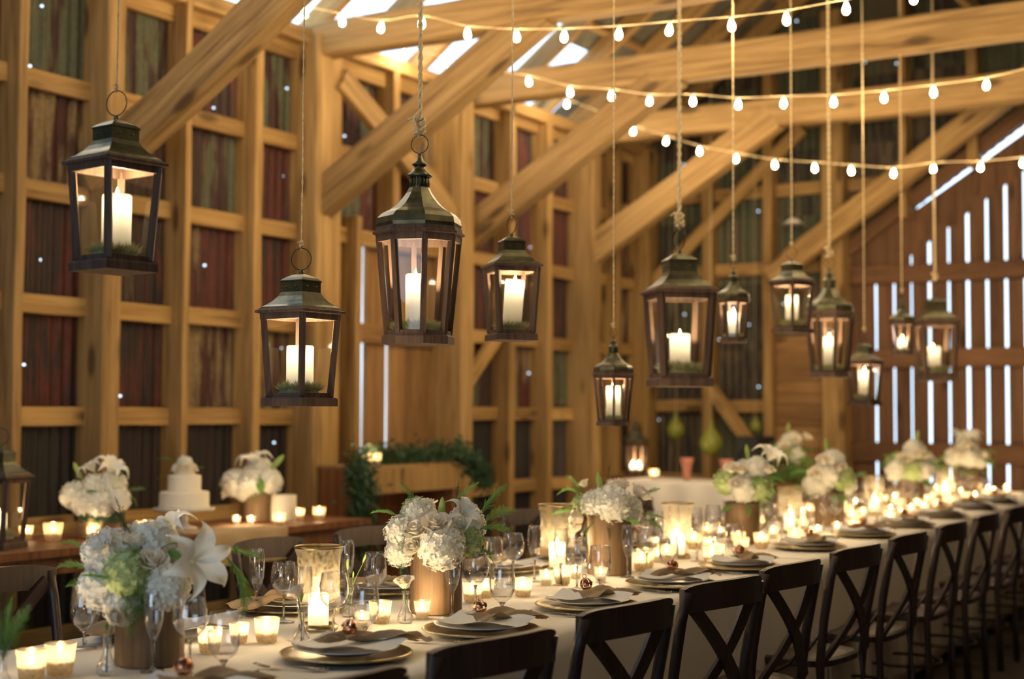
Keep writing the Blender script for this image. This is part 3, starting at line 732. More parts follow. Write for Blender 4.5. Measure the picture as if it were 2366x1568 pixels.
def setting(P, rot, nm, i, glasses=None, bell=True, side='near'):
    """P: plate centre on the cloth, rot: facing of the guest"""
    t = thing('charger_plate', 'dark gold-rimmed charger plate at the ' + nm, 'plate', P, rot, 'charger plates')
    obj('well', lm('well', CH[:-3] and [(.001, .005), (.10, .005), (.118, .008), (.155, .015)], 'darkbrass'), t); obj('rim', lm('rim#c', [(.001, .003), (.10, .003), (.118, .005), (.155, .013), (.170, .015), (.172, .018), (.168, .0205), (.155, .0152)], 'brass'), t)
    o = obj('dinner_plate', lm('dinner_plate', PL, 'china'), None, P + Vector((0, 0, .0165)), (0, 0, rot)); tag(o, 'white dinner plate at the ' + nm, 'plate', 'white dinner plates')
    o = obj('menu_napkin', cached('menu', lambda: menu_mesh().mesh('menu_napkin', 'napw')), None, P + Vector((0, 0, .0165)), (0, 0, rot + random.uniform(-.1, .1) + .12)); tag(o, 'folded white napkin on the plate at the ' + nm, 'napkin', 'white napkins')
    md = None
    o = obj('tan_napkin', cached(('nt', i % 3), lambda: napkin_mesh(i % 3).mesh('tan_napkin', 'napt')), None, P + Vector((0, 0, .0165)), (0, 0, rot + random.uniform(-.15, .1))); tag(o, 'rumpled tan linen strip at the ' + nm, 'napkin', 'tan linen strips')
    fm = cached('fork', lambda: fork_mesh().mesh('dinner_fork', 'silver'))
    m4 = T(P) @ Rz(rot)
    if side == 'near' and i in (0, 1, 2, 3, 4, 5) or side != 'near':
        o = obj('dinner_fork', fm, None, m4 @ Vector((-.205, .02, .0)), (0, 0, rot + .25)); tag(o, 'ornate fork left of the plate at the ' + nm, 'fork', 'ornate forks')
    if bell:
        p = m4 @ Vector((.012, .005, .058)); o = obj('sleigh_bell', cached('bell', bell_mesh), None, p, (.15, random.uniform(-.3, .3), random.random() * 6)); tag(o, 'round copper sleigh bell on the napkin at the ' + nm, 'bell', 'copper sleigh bells')
    gl = glasses or [m4 @ Vector((.20, .27, 0)), m4 @ Vector((.31, .24, 0)), m4 @ Vector((.25, .12, 0))]
    for kind, p in zip(('flute', 'wine', 'goblet'), gl):
        if p is None: continue
        p = Vector((p.x, p.y, P.z)); glassware(kind, p, {'flute': 'slim champagne flute at the ', 'wine': 'stemmed wine glass at the ', 'goblet': 'short-stemmed water goblet at the '}[kind] + nm, kind + 's on the banquet table')
TZc = TZ + .0015
NPL = [(420, 1612), (800, 1508), (1112, 1453), (1360, 1396), (1557, 1347), (1712, 1307), (1870, 1263), (1993, 1234), (2090, 1211), (2180, 1191), (2260, 1173), (2330, 1160)]
G = lambda px, py: atz(px, py, TZ)
gsp = {0: [G(353, 1552), G(437, 1562), G(516, 1574)], 1: [G(699, 1486), G(770, 1478), G(843, 1490)], 2: [G(1045, 1425), G(1098, 1416), G(1160, 1430)], 3: [G(1296, 1352), G(1333, 1362), G(1387, 1372)]}
def liftof(u): return .0 if u < 2.44 else (.003 if u < 5.22 else .006)
for i, (px, py) in enumerate(NPL):
    p = atz(px, py, TZ + .015); u, v = uv(p); v = max(v, .165); p = tp(u, v, TZ + liftof(u) + .001)
    nm = ORD[i] + ' near-side place setting from the front'
    setting(p, TA, nm, i, gsp.get(i))
FPL = [(318, 1452), (620, 1396), (878, 1360), (1190, 1316)]
fu = [uv(atz(a, b, TZ + .015))[0] for a, b in FPL]; 
while fu[-1] < 7.9: fu.append(fu[-1] + .66)
for i, u in enumerate(fu):
    p = tp(u, TW - .18, TZ + liftof(u) + .001); nm = ORD[i] + ' far-side place setting from the front'
    gl = None
    if i == 0: gl = [None, None, G(195, 1498)]
    if i == 1: gl = [G(592, 1425), G(655, 1438), None]
    if i == 2: gl = [G(800, 1395), None, G(866, 1392)]
    setting(p, TA + PI, nm, i + 20, gl, bell=i > 3, side='far')

# ---- votives
def votive(loc, kind, label, group, sc=1.0, w=VOT_W):
    t = thing('votive_candle', label, 'candle holder', loc, random.random() * 6, group, sc)
    if kind == 'mercury': pr = [(.024, .003), (.0265, .003), (.029, .02), (.032, .05), (.0345, .068), (.0335, .069)]; h = .034
    elif kind == 'cut': pr = [(.024, .003), (.027, .003), (.030, .02), (.033, .05), (.035, .066), (.034, .067)]; h = .030
    else: pr = [(.019, .004), (.021, .004), (.0225, .02), (.024, .045), (.0265, .056), (.0255, .057)]; h = .026
    def mk():
        m = MB(); n = 26
        if kind == 'clear': m.lathe([(.001, 0), (.020, 0)] + pr, n)
        else: m.lathe([(.001, 0), (.022, 0)] + pr, n, jit=lambda a, z: 1 + (.018 * math.cos(9 * a + z * 150) if .004 < z < .062 else 0))
        return m.mesh('glass_cup', 'clearvotive' if kind == 'clear' else 'mercury')
    obj('glass_cup', cached(('vc', kind), mk), t)
    r = .018 if kind == 'clear' else .023
    obj('wax', wax_mesh(r, h), t, (0, 0, .003)); obj('wick', wick_mesh(), t, (0, 0, h)); obj('flame', flame_mesh(), t, (0, 0, h + .002))
    lamp('votive_light', (0, 0, h + .014), w, .007, WARM, t)
    return t
VS = [((72, 1572), 'mercury', 1.05, 'left one of two speckled votives at the bottom left corner'), ((138, 1560), 'mercury', 1.1, 'right one of two speckled votives at the bottom left corner'),
      ((484, 1508), 'mercury', .95, 'gold speckled votive right of the nearest wooden vase'), ((552, 1486), 'mercury', .8, 'narrow gold votive between two others near the goblet'),
      ((616, 1484), 'cut', 1.0, 'diamond-cut gold votive left of the nearest hurricane vase'), ((878, 1440), 'cut', 1.0, 'diamond-cut clear votive left of a white rose stem'),
      ((975, 1430), 'clear', 1.0, 'small clear votive in front of the second wooden vase'), ((836, 1452), 'clear', .9, 'small clear votive seen through the goblet'),
      ((1092, 1392), 'mercury', 1.0, 'gold votive behind the wine glass, right of second vase'), ((1122, 1380), 'mercury', .9, 'gold votive just right of the one behind the wine glass'),
      ((1208, 1378), 'cut', .95, 'diamond-cut votive below the second hurricane vase'), ((1262, 1352), 'clear', 1.0, 'clear votive right below the second hurricane vase'),
      ((1300, 1350), 'mercury', 1.0, 'mercury votive left of the third wooden vase'), ((1330, 1336), 'clear', .9, 'small votive touching the left side of third wooden vase'),
      ((1388, 1345), 'clear', 1.0, 'clear votive behind the goblet at the third wooden vase'), ((1482, 1318), 'mercury', 1.05, 'mercury votive right of the third wooden vase'),
      ((1540, 1300), 'mercury', 1.1, 'mercury votive left of the third hurricane vase')]
for (px, py), k, sc, lb in VS:
    p = atz(px, py, TZ); votive(Vector((p.x, p.y, TZ + .001)), k, lb, 'votives at the near half of the table', sc)
rnd = random.Random(21)
done = []
CEN = [1.48, 3.02, 4.35, 6.3, 8.1]
u = 1.75; cnt = 0
while u < 8.5:
    for v in (.36, .52, .68, .82):
        if rnd.random() < .2: continue
        uu = u + rnd.uniform(-.07, .07); vv = v + rnd.uniform(-.05, .05)
        if any(abs(uu - c) < .14 and abs(vv - .6) < .14 for c in CEN) or any(abs(uu - c) < .13 and abs(vv - .56) < .12 for c in (2.2, 3.7, 5.3, 7.2)): continue
        votive(tp(uu, vv, TZ + liftof(uu) + .001), rnd.choice(['mercury', 'mercury', 'cut', 'clear']), 'glowing votive among the crowd of candles along the far half of the table', 'votives crowding the far half of the table', rnd.uniform(.85, 1.15), VOT_W * .8)
        done.append((uu, vv)); cnt += 1
    u += .27
# ---- hurricane vases with pillar candles
def hurricane(loc, label, clabel, sc=1.0):
    t = thing('hurricane_vase', label, 'vase', loc, 0, 'etched glass hurricane vases', sc)
    pr = [(.001, .002), (.045, .002), (.052, .006), (.055, .016), (.048, .024), (.046, .030), (.055, .040), (.062, .055), (.0635, .09), (.061, .12), (.0625, .125), (.061, .13), (.061, .185), (.064, .215), (.072, .238), (.0715, .240)]
    obj('body', cached('hv', lambda: MB().lathe(pr, 36).mesh('body', 'hurricane')), t)
    obj('rim', cached('hvr', lambda: MB().lathe([(.0722, .237), (.0735, .240), (.0715, .2425), (.070, .240)], 36).mesh('rim', 'brass')), t)
    obj('foot', cached('hvf', lambda: MB().lathe([(.056, .001), (.0575, .006), (.0565, .014), (.050, .019)], 36).mesh('foot', 'brass')), t)
    pillar(loc + Vector((0, 0, .006)), .030 * sc, .10 * sc, clabel, PIL_W * .8, group='pillar candles in hurricane vases')
hurricane(Vector((G(735, 1455).x, G(735, 1455).y, TZ + .001)), 'etched glass hurricane vase between the first and second flower vases', 'pillar candle inside the nearest hurricane vase')
hurricane(Vector((G(1238, 1316).x, G(1238, 1316).y - .1, TZ + .001)), 'brightly lit hurricane vase between the second and third flower vases', 'bright pillar candle inside the second hurricane vase', 1.1)
for u_, a, b in ((2.2, 'third', 'right of the third flower vase'), (3.7, 'fourth', 'right of the fourth flower vase'), (5.3, 'fifth', 'right of the fifth flower vase'), (7.2, 'sixth', 'near the far end of the table')):
    hurricane(tp(u_, .56, TZ + liftof(u_) + .001), 'etched glass hurricane vase ' + b, 'pillar candle inside the ' + a + ' hurricane vase')

# ================================================================ flowers
def hydra(seed, mat='petal'):
    rnd = random.Random(seed); m = MB(); m.sphere((0, 0, 0), .86, 16, 12)
    N = 240
    for i in range(N):
        z = 1 - 2 * (i + .5) / N; a = i * 2.39996 + rnd.uniform(-.1, .1); q_ = math.sqrt(1 - z * z)
        nrm = Vector((q_ * math.cos(a), q_ * math.sin(a), z)); c = nrm * rnd.uniform(.86, 1.0)
        t1 = nrm.cross(Vector((.3, .5, .8))).normalized(); t2 = nrm.cross(t1); a2 = rnd.random() * 6; s = rnd.uniform(.12, .16)
        nrm2 = (nrm + t1 * rnd.uniform(-.75, .75) + t2 * rnd.uniform(-.75, .75)).normalized(); t1 = nrm2.cross(t2).normalized(); t2 = nrm2.cross(t1)
        for k in range(4):
            e = a2 + k * PI / 2; d = t1 * math.cos(e) + t2 * math.sin(e); g = t1 * -math.sin(e) + t2 * math.cos(e)
            m.add([c, c + d * s * .55 - g * s * .42 + nrm2 * s * .22, c + d * s * 1.05 + nrm2 * s * .12, c + d * s * .55 + g * s * .42 + nrm2 * s * .22], [(0, 1, 2, 3)], True)
    return m.mesh('hydrangea_bloom', mat)
def rose(seed):
    rnd = random.Random(seed); m = MB()
    for ly, (n, r, h, o) in enumerate([(3, .22, .75, .1), (4, .38, .7, .28), (5, .58, .62, .5), (6, .8, .5, .85)]):
        for k in range(n):
            a = 2 * PI * k / n + ly * .7; w = 2 * PI / n * .75
            def f(s, t, a=a, w=w, r=r, h=h, o=o):
                th = a + (s - .5) * w * 1.25; rr = r * (.35 + .65 * t ** .6) + o * .35 * t ** 4 + .03 * math.sin(s * 9 + k)
                zz = -.55 + (h + .55) * t - .12 * (2 * s - 1) ** 2 * t - o * .15 * t ** 3
                return (rr * math.cos(th), rr * math.sin(th), zz)
            m.grid(f, 6, 5)
    return m.mesh('rose_bloom', 'petalc')
def lily():
    m = MB()
    for k in range(6):
        a = k * PI / 3; wmax = .28 if k % 2 else .20
        def f(s, t):
            w = wmax * math.sin(PI * (.10 + .90 * t ** .85)) ** 1.15 * (s - .5) * 2
            r = .05 + .95 * t ** 1.1; z = .75 * math.sin(t * 1.9) - .55 * t ** 3.5 + .10 * abs(s - .5) * 2 + .02 * math.sin(t * 18) * abs(s - .5)
            return (r * math.cos(a) - w * math.sin(a), r * math.sin(a) + w * math.cos(a), z)
        m.grid(f, 6, 12)
    return m.mesh('lily_bloom', 'petal')
def lilybud():
    m = MB(); m.lathe([(.02, -1.1), (.10, -.9), (.22, -.5), (.27, 0), (.24, .45), (.12, .85), (.01, 1.0)], 12, jit=lambda a, z: 1 + .09 * math.cos(3 * a)); return m.mesh('lily_bud', 'bud')
def frond(seed, mat='leaf', n=26, curve=.5, w=.28):
    rnd = random.Random(seed); m = MB(); pts = []
    for i in range(n + 1):
        t = i / n; pts.append(Vector((t, 0, curve * (t - t * t * 1.3))))
    m.tube(pts, [.012 * (1 - .8 * i / n) for i in range(n + 1)], 5)
    for i in range(2, n):
        t = i / n; L = w * math.sin(PI * (t * .85 + .12)) * rnd.uniform(.6, 1.25); p = pts[i]
        for s in (-1, 1):
            d = Vector((.55, s * .85, rnd.uniform(-.15, .2))).normalized()
            for q_ in range(5):
                b = p + d * L * (q_ + .3) / 5
                for s2 in (-1, 1):
                    e = (Vector((1, 0, 0)) * .5 * 1 + d * .3 + Vector((0, 0, s2 * .45)) + Vector((0, s * s2 * .4, 0))).normalized() * L * .33 * (1 - q_ / 7)
                    g = e.cross(d).normalized() * .0055
                    m.add([b - g, b + g, b + e * .6 + g * .8, b + e, b + e * .6 - g * .8], [(0, 1, 2, 3, 4)])
    return m.mesh('fern_frond', mat)
def leafm():
    m = MB(); m.grid(lambda s, t: (t, (s - .5) * .42 * math.sin(PI * (.05 + .93 * t)), .12 * math.sin(PI * t) + .1 * abs(s - .5)), 4, 8); return m.mesh('leaf', 'leaf')
HY = [cached(('hy', i), lambda i=i: hydra(i)) for i in range(3)]; HYG = cached('hyg', lambda: hydra(9, 'petalg')); RO = [cached(('ro', i), lambda i=i: rose(i)) for i in range(2)]
LI = cached('li', lily); LB = cached('lb_', lilybud); FR = [cached(('fr', i), lambda i=i: frond(i, 'leaf', 26, c_)) for i, c_ in enumerate((.5, .1, .9))]; FD = cached('fd', lambda: frond(5, 'leafd', 22, .1, .16)); LF = cached('lf', leafm)
def orient(d, spin=0.0): return Vector(d).to_track_quat('Z', 'Y').to_matrix().to_4x4() @ Rz(spin)
def orientx(d, spin=0.0): return Vector(d).to_track_quat('X', 'Z').to_matrix().to_4x4() @ Matrix.Rotation(spin, 4, 'X')
def part(name, me, parent, loc, m, s):
    o = bpy.data.objects.new(name, me); COL.objects.link(o); o.parent = parent
    o.matrix_basis = T(loc) @ m @ Matrix.Diagonal((s, s, s, 1)); return o
RIGHT = Vector((r0.x, r0.y, 0)); AWAY = Vector((fwd.x, fwd.y, 0)).normalized(); UP = Vector((0, 0, 1))
def vase_wood(loc, label, r=.082, h=.2):
    t = thing('wooden_vase', label, 'vase', loc, random.random() * 6, 'wood-wrapped flower vases')
    obj('body', cached(('wv', r, h), lambda: MB().lathe([(.001, .001), (r * .98, .001), (r, .006), (r * .99, h * .5), (r, h - .004), (r * .97, h), (r * .9, h - .002), (r * .9, h * .4), (.001, h * .4)], 32).mesh('body', 'vasewood')), t); return t
def arrangement(loc, label, els, group='white flower arrangements'):
    """els: (kind, right, up, toward, size, dir) in metres from the vase mouth centre"""
    t = thing('flower_arrangement', label, 'flowers', loc, 0, group); rnd = random.Random(int(loc.x * 991) % 1000)
    for e in els:
        k, rx, uz, tw, s = e[:5]; p = RIGHT * rx + UP * uz - AWAY * tw; sp = rnd.random() * 6
        d = (e[5] if len(e) > 5 else None)
        dv = (RIGHT * d[0] + UP * d[1] - AWAY * d[2]) if d else (p + UP * .05)
        if k == 'H': part('hydrangea_bloom', HY[rnd.randrange(3)], t, p, orient(dv, sp), s)
        elif k == 'G': part('green_hydrangea', HYG, t, p, orient(dv, sp), s)
        elif k == 'R': part('rose_bloom', RO[rnd.randrange(2)], t, p, orient(dv, sp), s)
        elif k == 'L': part('lily_bloom', LI, t, p, orient(dv, e[6] if len(e) > 6 else sp), s)
        elif k == 'B': part('lily_bud', LB, t, p, orient(dv, sp), s)
        elif k == 'F': part('fern_frond', FR[rnd.randrange(3)], t, p, orientx(dv, rnd.uniform(-.5, .5)), s)
        elif k == 'D': part('spruce_sprig', FD, t, p, orientx(dv, rnd.uniform(-.5, .5)), s)
        elif k == 'V': part('leaf', LF, t, p, orientx(dv, rnd.uniform(-.8, .8)), s)
    st = MB()
    for q_ in range(9):
        a = q_ * .7; st.tube([(0.035 * math.cos(a), .035 * math.sin(a), -.10), (.03 * math.cos(a + .5), .03 * math.sin(a + .5), .0), (.05 * math.cos(a), .05 * math.sin(a), .05)], .003, 5)
    obj('stems', st.mesh('stems', 'stem'), t)
    return t
def pxoff(px, py, ref, d): return ((px - ref[0]) * d / F, -(py - ref[1]) * d / F)
def els_px(lst, ref, d):
    out = []
    for e in lst:
        k, px, py, tw, s = e[:5]; a, b = pxoff(px, py, ref, d); out.append((k, a, b, tw, s * d / F) + tuple(e[5:]))
    return out
c = G(345, 1533); c = Vector((c.x, c.y + .0, TZ + .001)); vase_wood(c, 'grey-brown wood-wrapped vase nearest the camera, under the big lily', .086, .17)
d1 = (c - CAMP).dot(fwd)
L1 = [('H', 255, 1280, .03, 62), ('H', 246, 1352, .05, 56), ('H', 300, 1390, .08, 46), ('G', 318, 1318, .09, 58), ('H', 400, 1345, .08, 56), ('H', 360, 1255, .02, 56), ('R', 372, 1290, .10, 34), ('R', 330, 1248, .06, 30), ('H', 430, 1300, .02, 50), ('H', 310, 1260, -.04, 50),
      ('L', 456, 1290, .09, 92, (.6, .15, .8), .3), ('L', 395, 1240, .0, 66, (-.35, .9, .35), 1.0), ('H', 350, 1340, -.02, 60), ('R', 255, 1265, .08, 24),
      ('F', 330, 1300, .11, 120, (-.1, -1, .2)), ('F', 345, 1330, .12, 90, (.1, -1, .4)), ('F', 300, 1330, .11, 90, (-.8, .2, .5)), ('F', 500, 1262, .0, 110, (.75, -.2, .0)), ('F', 515, 1285, .0, 150, (.45, -1, .1)), ('F', 210, 1290, .0, 85, (-1, .6, .2)),
      ('F', 215, 1330, .0, 90, (-1, .3, .0)), ('F', 220, 1360, -.02, 80, (-1, .1, 0)), ('D', 285, 1265, -.02, 120, (-.25, 1, 0)), ('D', 330, 1250, .06, 85, (.5, -.7, .4)), ('D', 300, 1240, .0, 90, (-.6, .8, 0)), ('V', 385, 1265, .08, 50, (1, .3, .4)), ('F', 350, 1380, .09, 90, (-.3, -.9, .4)), ('V', 400, 1268, .08, 50, (.9, -.5, .4))]
arrangement(c + Vector((0, 0, .17)), 'large arrangement of white hydrangeas and an open lily, nearest the camera', els_px(L1, (345, 1533 - .17 * F / d1), d1))
c = G(1007, 1415); c = Vector((c.x, c.y, TZ + .001)); vase_wood(c, 'brown wood-wrapped vase, second from the camera', .083, .2); d2 = (c - CAMP).dot(fwd)
L2 = [('H', 1022, 1258, .08, 57), ('H', 928, 1232, .02, 42), ('H', 925, 1275, .03, 36), ('G', 1082, 1250, .02, 36), ('H', 965, 1195, -.01, 44), ('R', 968, 1222, .08, 30), ('R', 960, 1258, .09, 24), ('R', 1010, 1208, .10, 32), ('H', 1075, 1215, -.03, 46), ('G', 955, 1185, -.04, 34), ('H', 1000, 1300, .0, 46),
      ('L', 1062, 1195, .03, 50, (.5, .6, .6), .2), ('R', 985, 1170, -.02, 24), ('B', 1021, 1177, .06, 31, (.05, 1, .1)), ('R', 1080, 1175, .0, 24),
      ('F', 930, 1205, .0, 80, (-1, .35, 0)), ('F', 965, 1175, -.03, 75, (-.6, .8, 0)), ('F', 1095, 1230, .0, 90, (1, .1, .1)), ('F', 1100, 1200, -.04, 110, (.6, .7, 0)), ('F', 1098, 1270, .0, 60, (.8, -.5, .1)), ('D', 945, 1205, .07, 75, (-.2, -1, .2)), ('D', 1050, 1180, -.02, 70, (.1, 1, 0)), ('D', 930, 1290, .06, 70, (.0, -1, .2)), ('F', 1040, 1170, -.05, 85, (.8, .7, 0)), ('F', 1110, 1220, -.06, 95, (.9, .5, -.3))]
arrangement(c + Vector((0, 0, .2)), 'arrangement of cream hydrangeas with an upright green lily bud, second from camera', els_px(L2, (1007, 1415 - .2 * F / d2), d2))
c = G(1408, 1325); c = Vector((c.x, c.y, TZ + .001)); vase_wood(c, 'brown wood-wrapped vase, third from the camera', .088, .235); d3 = (c - CAMP).dot(fwd)
L3 = [('H', 1412, 1162, .06, 47), ('H', 1375, 1165, .02, 34), ('H', 1450, 1180, .0, 36), ('R', 1332, 1198, .02, 26), ('R', 1330, 1215, .02, 22), ('B', 1384, 1118, .02, 27, (-.15, 1, 0)), ('R', 1434, 1122, .0, 24), ('R', 1475, 1135, .0, 22), ('R', 1490, 1145, .0, 18), ('G', 1345, 1165, -.02, 24), ('R', 1350, 1120, -.04, 14),
      ('F', 1345, 1150, .0, 60, (-1, .3, 0)), ('F', 1350, 1140, .0, 60, (-.7, .7, 0)), ('F', 1480, 1185, .0, 60, (1, -.2, 0)), ('F', 1470, 1150, .0, 60, (1, .4, 0)), ('D', 1405, 1110, .0, 40, (.1, 1, 0)), ('V', 1440, 1200, .07, 40, (1, -.3, .2)), ('V', 1370, 1205, .07, 42, (-.4, -.8, .3)), ('V', 1395, 1208, .07, 38, (.2, -1, .3)), ('F', 1340, 1175, .0, 70, (-1, -.2, 0)), ('F', 1485, 1200, -.02, 60, (.9, -.5, 0))]
arrangement(c + Vector((0, 0, .235)), 'arrangement with one broad round hydrangea and fern, third from camera', els_px(L3, (1408, 1325 - .235 * F / d3), d3))
def rand_arr(loc, label, seed, S=.15, lil=0, group='white flower arrangements'):
    rnd = random.Random(seed); e = []
    for q_ in range(7):
        a = q_ * 2 * PI / 7 + rnd.uniform(-.2, .2); rr = S * rnd.uniform(.5, .62); e.append((rnd.choice('HHHG'), rr * math.cos(a), .05 + rnd.uniform(-.015, .05), rr * math.sin(a), S * rnd.uniform(.38, .48)))
    for q_ in range(3): e.append(('H', rnd.uniform(-.4, .4) * S, .05 + S * rnd.uniform(.55, .75), rnd.uniform(-.3, .5) * S, S * .42))
    for q_ in range(4): e.append(('R', rnd.uniform(-.8, .8) * S, .04 + S * rnd.uniform(.3, .9), S * rnd.uniform(.6, .9), S * .24))
    for q_ in range(lil): e.append(('L', rnd.uniform(-.6, .9) * S, .05 + S * rnd.uniform(.9, 1.1), rnd.uniform(-.2, .5) * S, S * .62, (rnd.uniform(-.6, .9), 1, .4)))
    e.append(('B', rnd.uniform(-.3, .3) * S, .05 + S * 1.25, 0, S * .28, (rnd.uniform(-.3, .3), 1, 0)))
    for q_ in range(9):
        a = rnd.uniform(0, 2 * PI); e.append(('F', .5 * S * math.cos(a), .03 + rnd.uniform(0, .08), .5 * S * math.sin(a), S * rnd.uniform(.7, 1.0), (math.cos(a), rnd.uniform(-.5, .9), math.sin(a))))
    for q_ in range(4):
        a = rnd.uniform(0, 2 * PI); e.append(('V', .5 * S * math.cos(a), -.01, .6 * S, S * .45, (math.cos(a), -.6, .4)))
    return arrangement(loc, label, e, group)
for (u_, v_, h, lb, sd, S, lil) in ((3.02, .57, .2, 'fourth', 11, .15, 1), (4.35, .55, .19, 'fifth', 12, .165, 0), (6.3, .58, .2, 'sixth', 13, .175, 0), (8.1, .60, .2, 'seventh, farthest', 19, .17, 3)):
    c = tp(u_, v_, TZ + liftof(u_) + .001); vase_wood(c, 'brown wood-wrapped vase, ' + lb + ' along the table', .085, h)
    rand_arr(c + Vector((0, 0, h)), 'white flower arrangement, ' + lb + ' along the banquet table', sd, S, lil)
# bud vases with single roses
def budvase(px, py, label, flab, h=.10, lean=(.1, 0), rs=.030):
    p = atz(px, py, TZ); p.z = TZ + .001
    t = thing('bud_vase', label, 'vase', p, 0, 'clear glass bud vases')
    obj('body', cached('bv', lambda: MB().lathe([(.001, .001), (.020, .001), (.0245, .008), (.024, .02), (.014, .04), (.009, .055), (.009, .085), (.0125, .095), (.012, .096), (.0085, .085), (.0085, .056), (.013, .041), (.0225, .02), (.001, .004)], 22).mesh('body', 'glass')), t)
    f = thing('rose_stem', flab, 'flower', p, 0, 'single white roses')
    d = RIGHT * lean[0] + UP
    obj('stem', MB().tube([(0, 0, .006), (0, 0, .06), tuple(RIGHT * lean[0] * .05 + UP * (h + .005))], .002, 6).mesh('stem', 'stem'), f)
    part('rose_bloom', RO[0], f, RIGHT * lean[0] * .06 + UP * (h + rs * .7), orient(RIGHT * lean[0] * 3 + UP - AWAY * .3, 1), rs)
    part('leaf', LF, f, RIGHT * lean[0] * .04 + UP * h, orientx(RIGHT * -.6 + UP, .3), .035); part('leaf', LF, f, UP * (h - .01), orientx(RIGHT * .3 + UP - AWAY * .4, .3), .03)
budvase(246, 1560, 'clear bud vase left of the nearest wooden vase', 'white rose in the bud vase left of the nearest wooden vase', .115, (.25, 0), .027)
budvase(936, 1440, 'clear bud vase between diamond-cut and clear votives', 'white rose in the bud vase left of the second wooden vase', .10, (-.05, 0), .030)
budvase(696, 1492, 'clear bud vase left of the nearest hurricane vase', 'white rose behind the first flute, left of nearest hurricane vase', .125, (-.2, 0), .026)
budvase(1136, 1372, 'clear bud vase right of the second wooden vase', 'pale rose in the bud vase right of the second wooden vase', .10, (.1, 0), .024)
p = atz(806, 1425, TZ); p.z = TZ + .001
t = thing('bud_vase', 'clear bud vase with thin green stems behind the goblet', 'vase', p, 0, 'clear glass bud vases'); obj('body', CACHE['bv'], t)
f = thing('lisianthus_sprig', 'thin green sprig with pale closed buds behind the goblet', 'flower', p)
m = MB(); m.tube([(0, 0, .005), (.004, 0, .08), tuple(RIGHT * -.006 + UP * .145)], .0018, 5); m.tube([(.003, 0, .07), tuple(RIGHT * .02 + UP * .12), tuple(RIGHT * .045 + UP * .17)], .0014, 5); m.tube([(.003, 0, .06), tuple(RIGHT * .01 + UP * .10), tuple(RIGHT * .012 + UP * .125)], .0014, 5)
obj('stem', m.mesh('stem', 'stem'), f)
for a, b, s in ((-.006, .16, .018), (.046, .18, .014), (.012, .13, .011)): part('bud', LB, f, RIGHT * a + UP * b, orient(UP + RIGHT * a * 8), s)
# fern at the bottom left edge
p = atz(5, 1600, TZ); p.z = TZ + .001; t = thing('bud_vase', 'clear bud vase holding ferns at the bottom left edge', 'vase', p, 0, 'clear glass bud vases'); obj('body', CACHE['bv'], t)
f = thing('fern_sprig', 'feathery green fern sprig at the bottom left edge', 'foliage', p)
for dx, s in ((-.3, .13), (.1, .15), (.45, .14), (.2, .1)): part('fern_frond', FR[1], f, UP * .07, orientx(RIGHT * dx + UP, dx * 2), s)

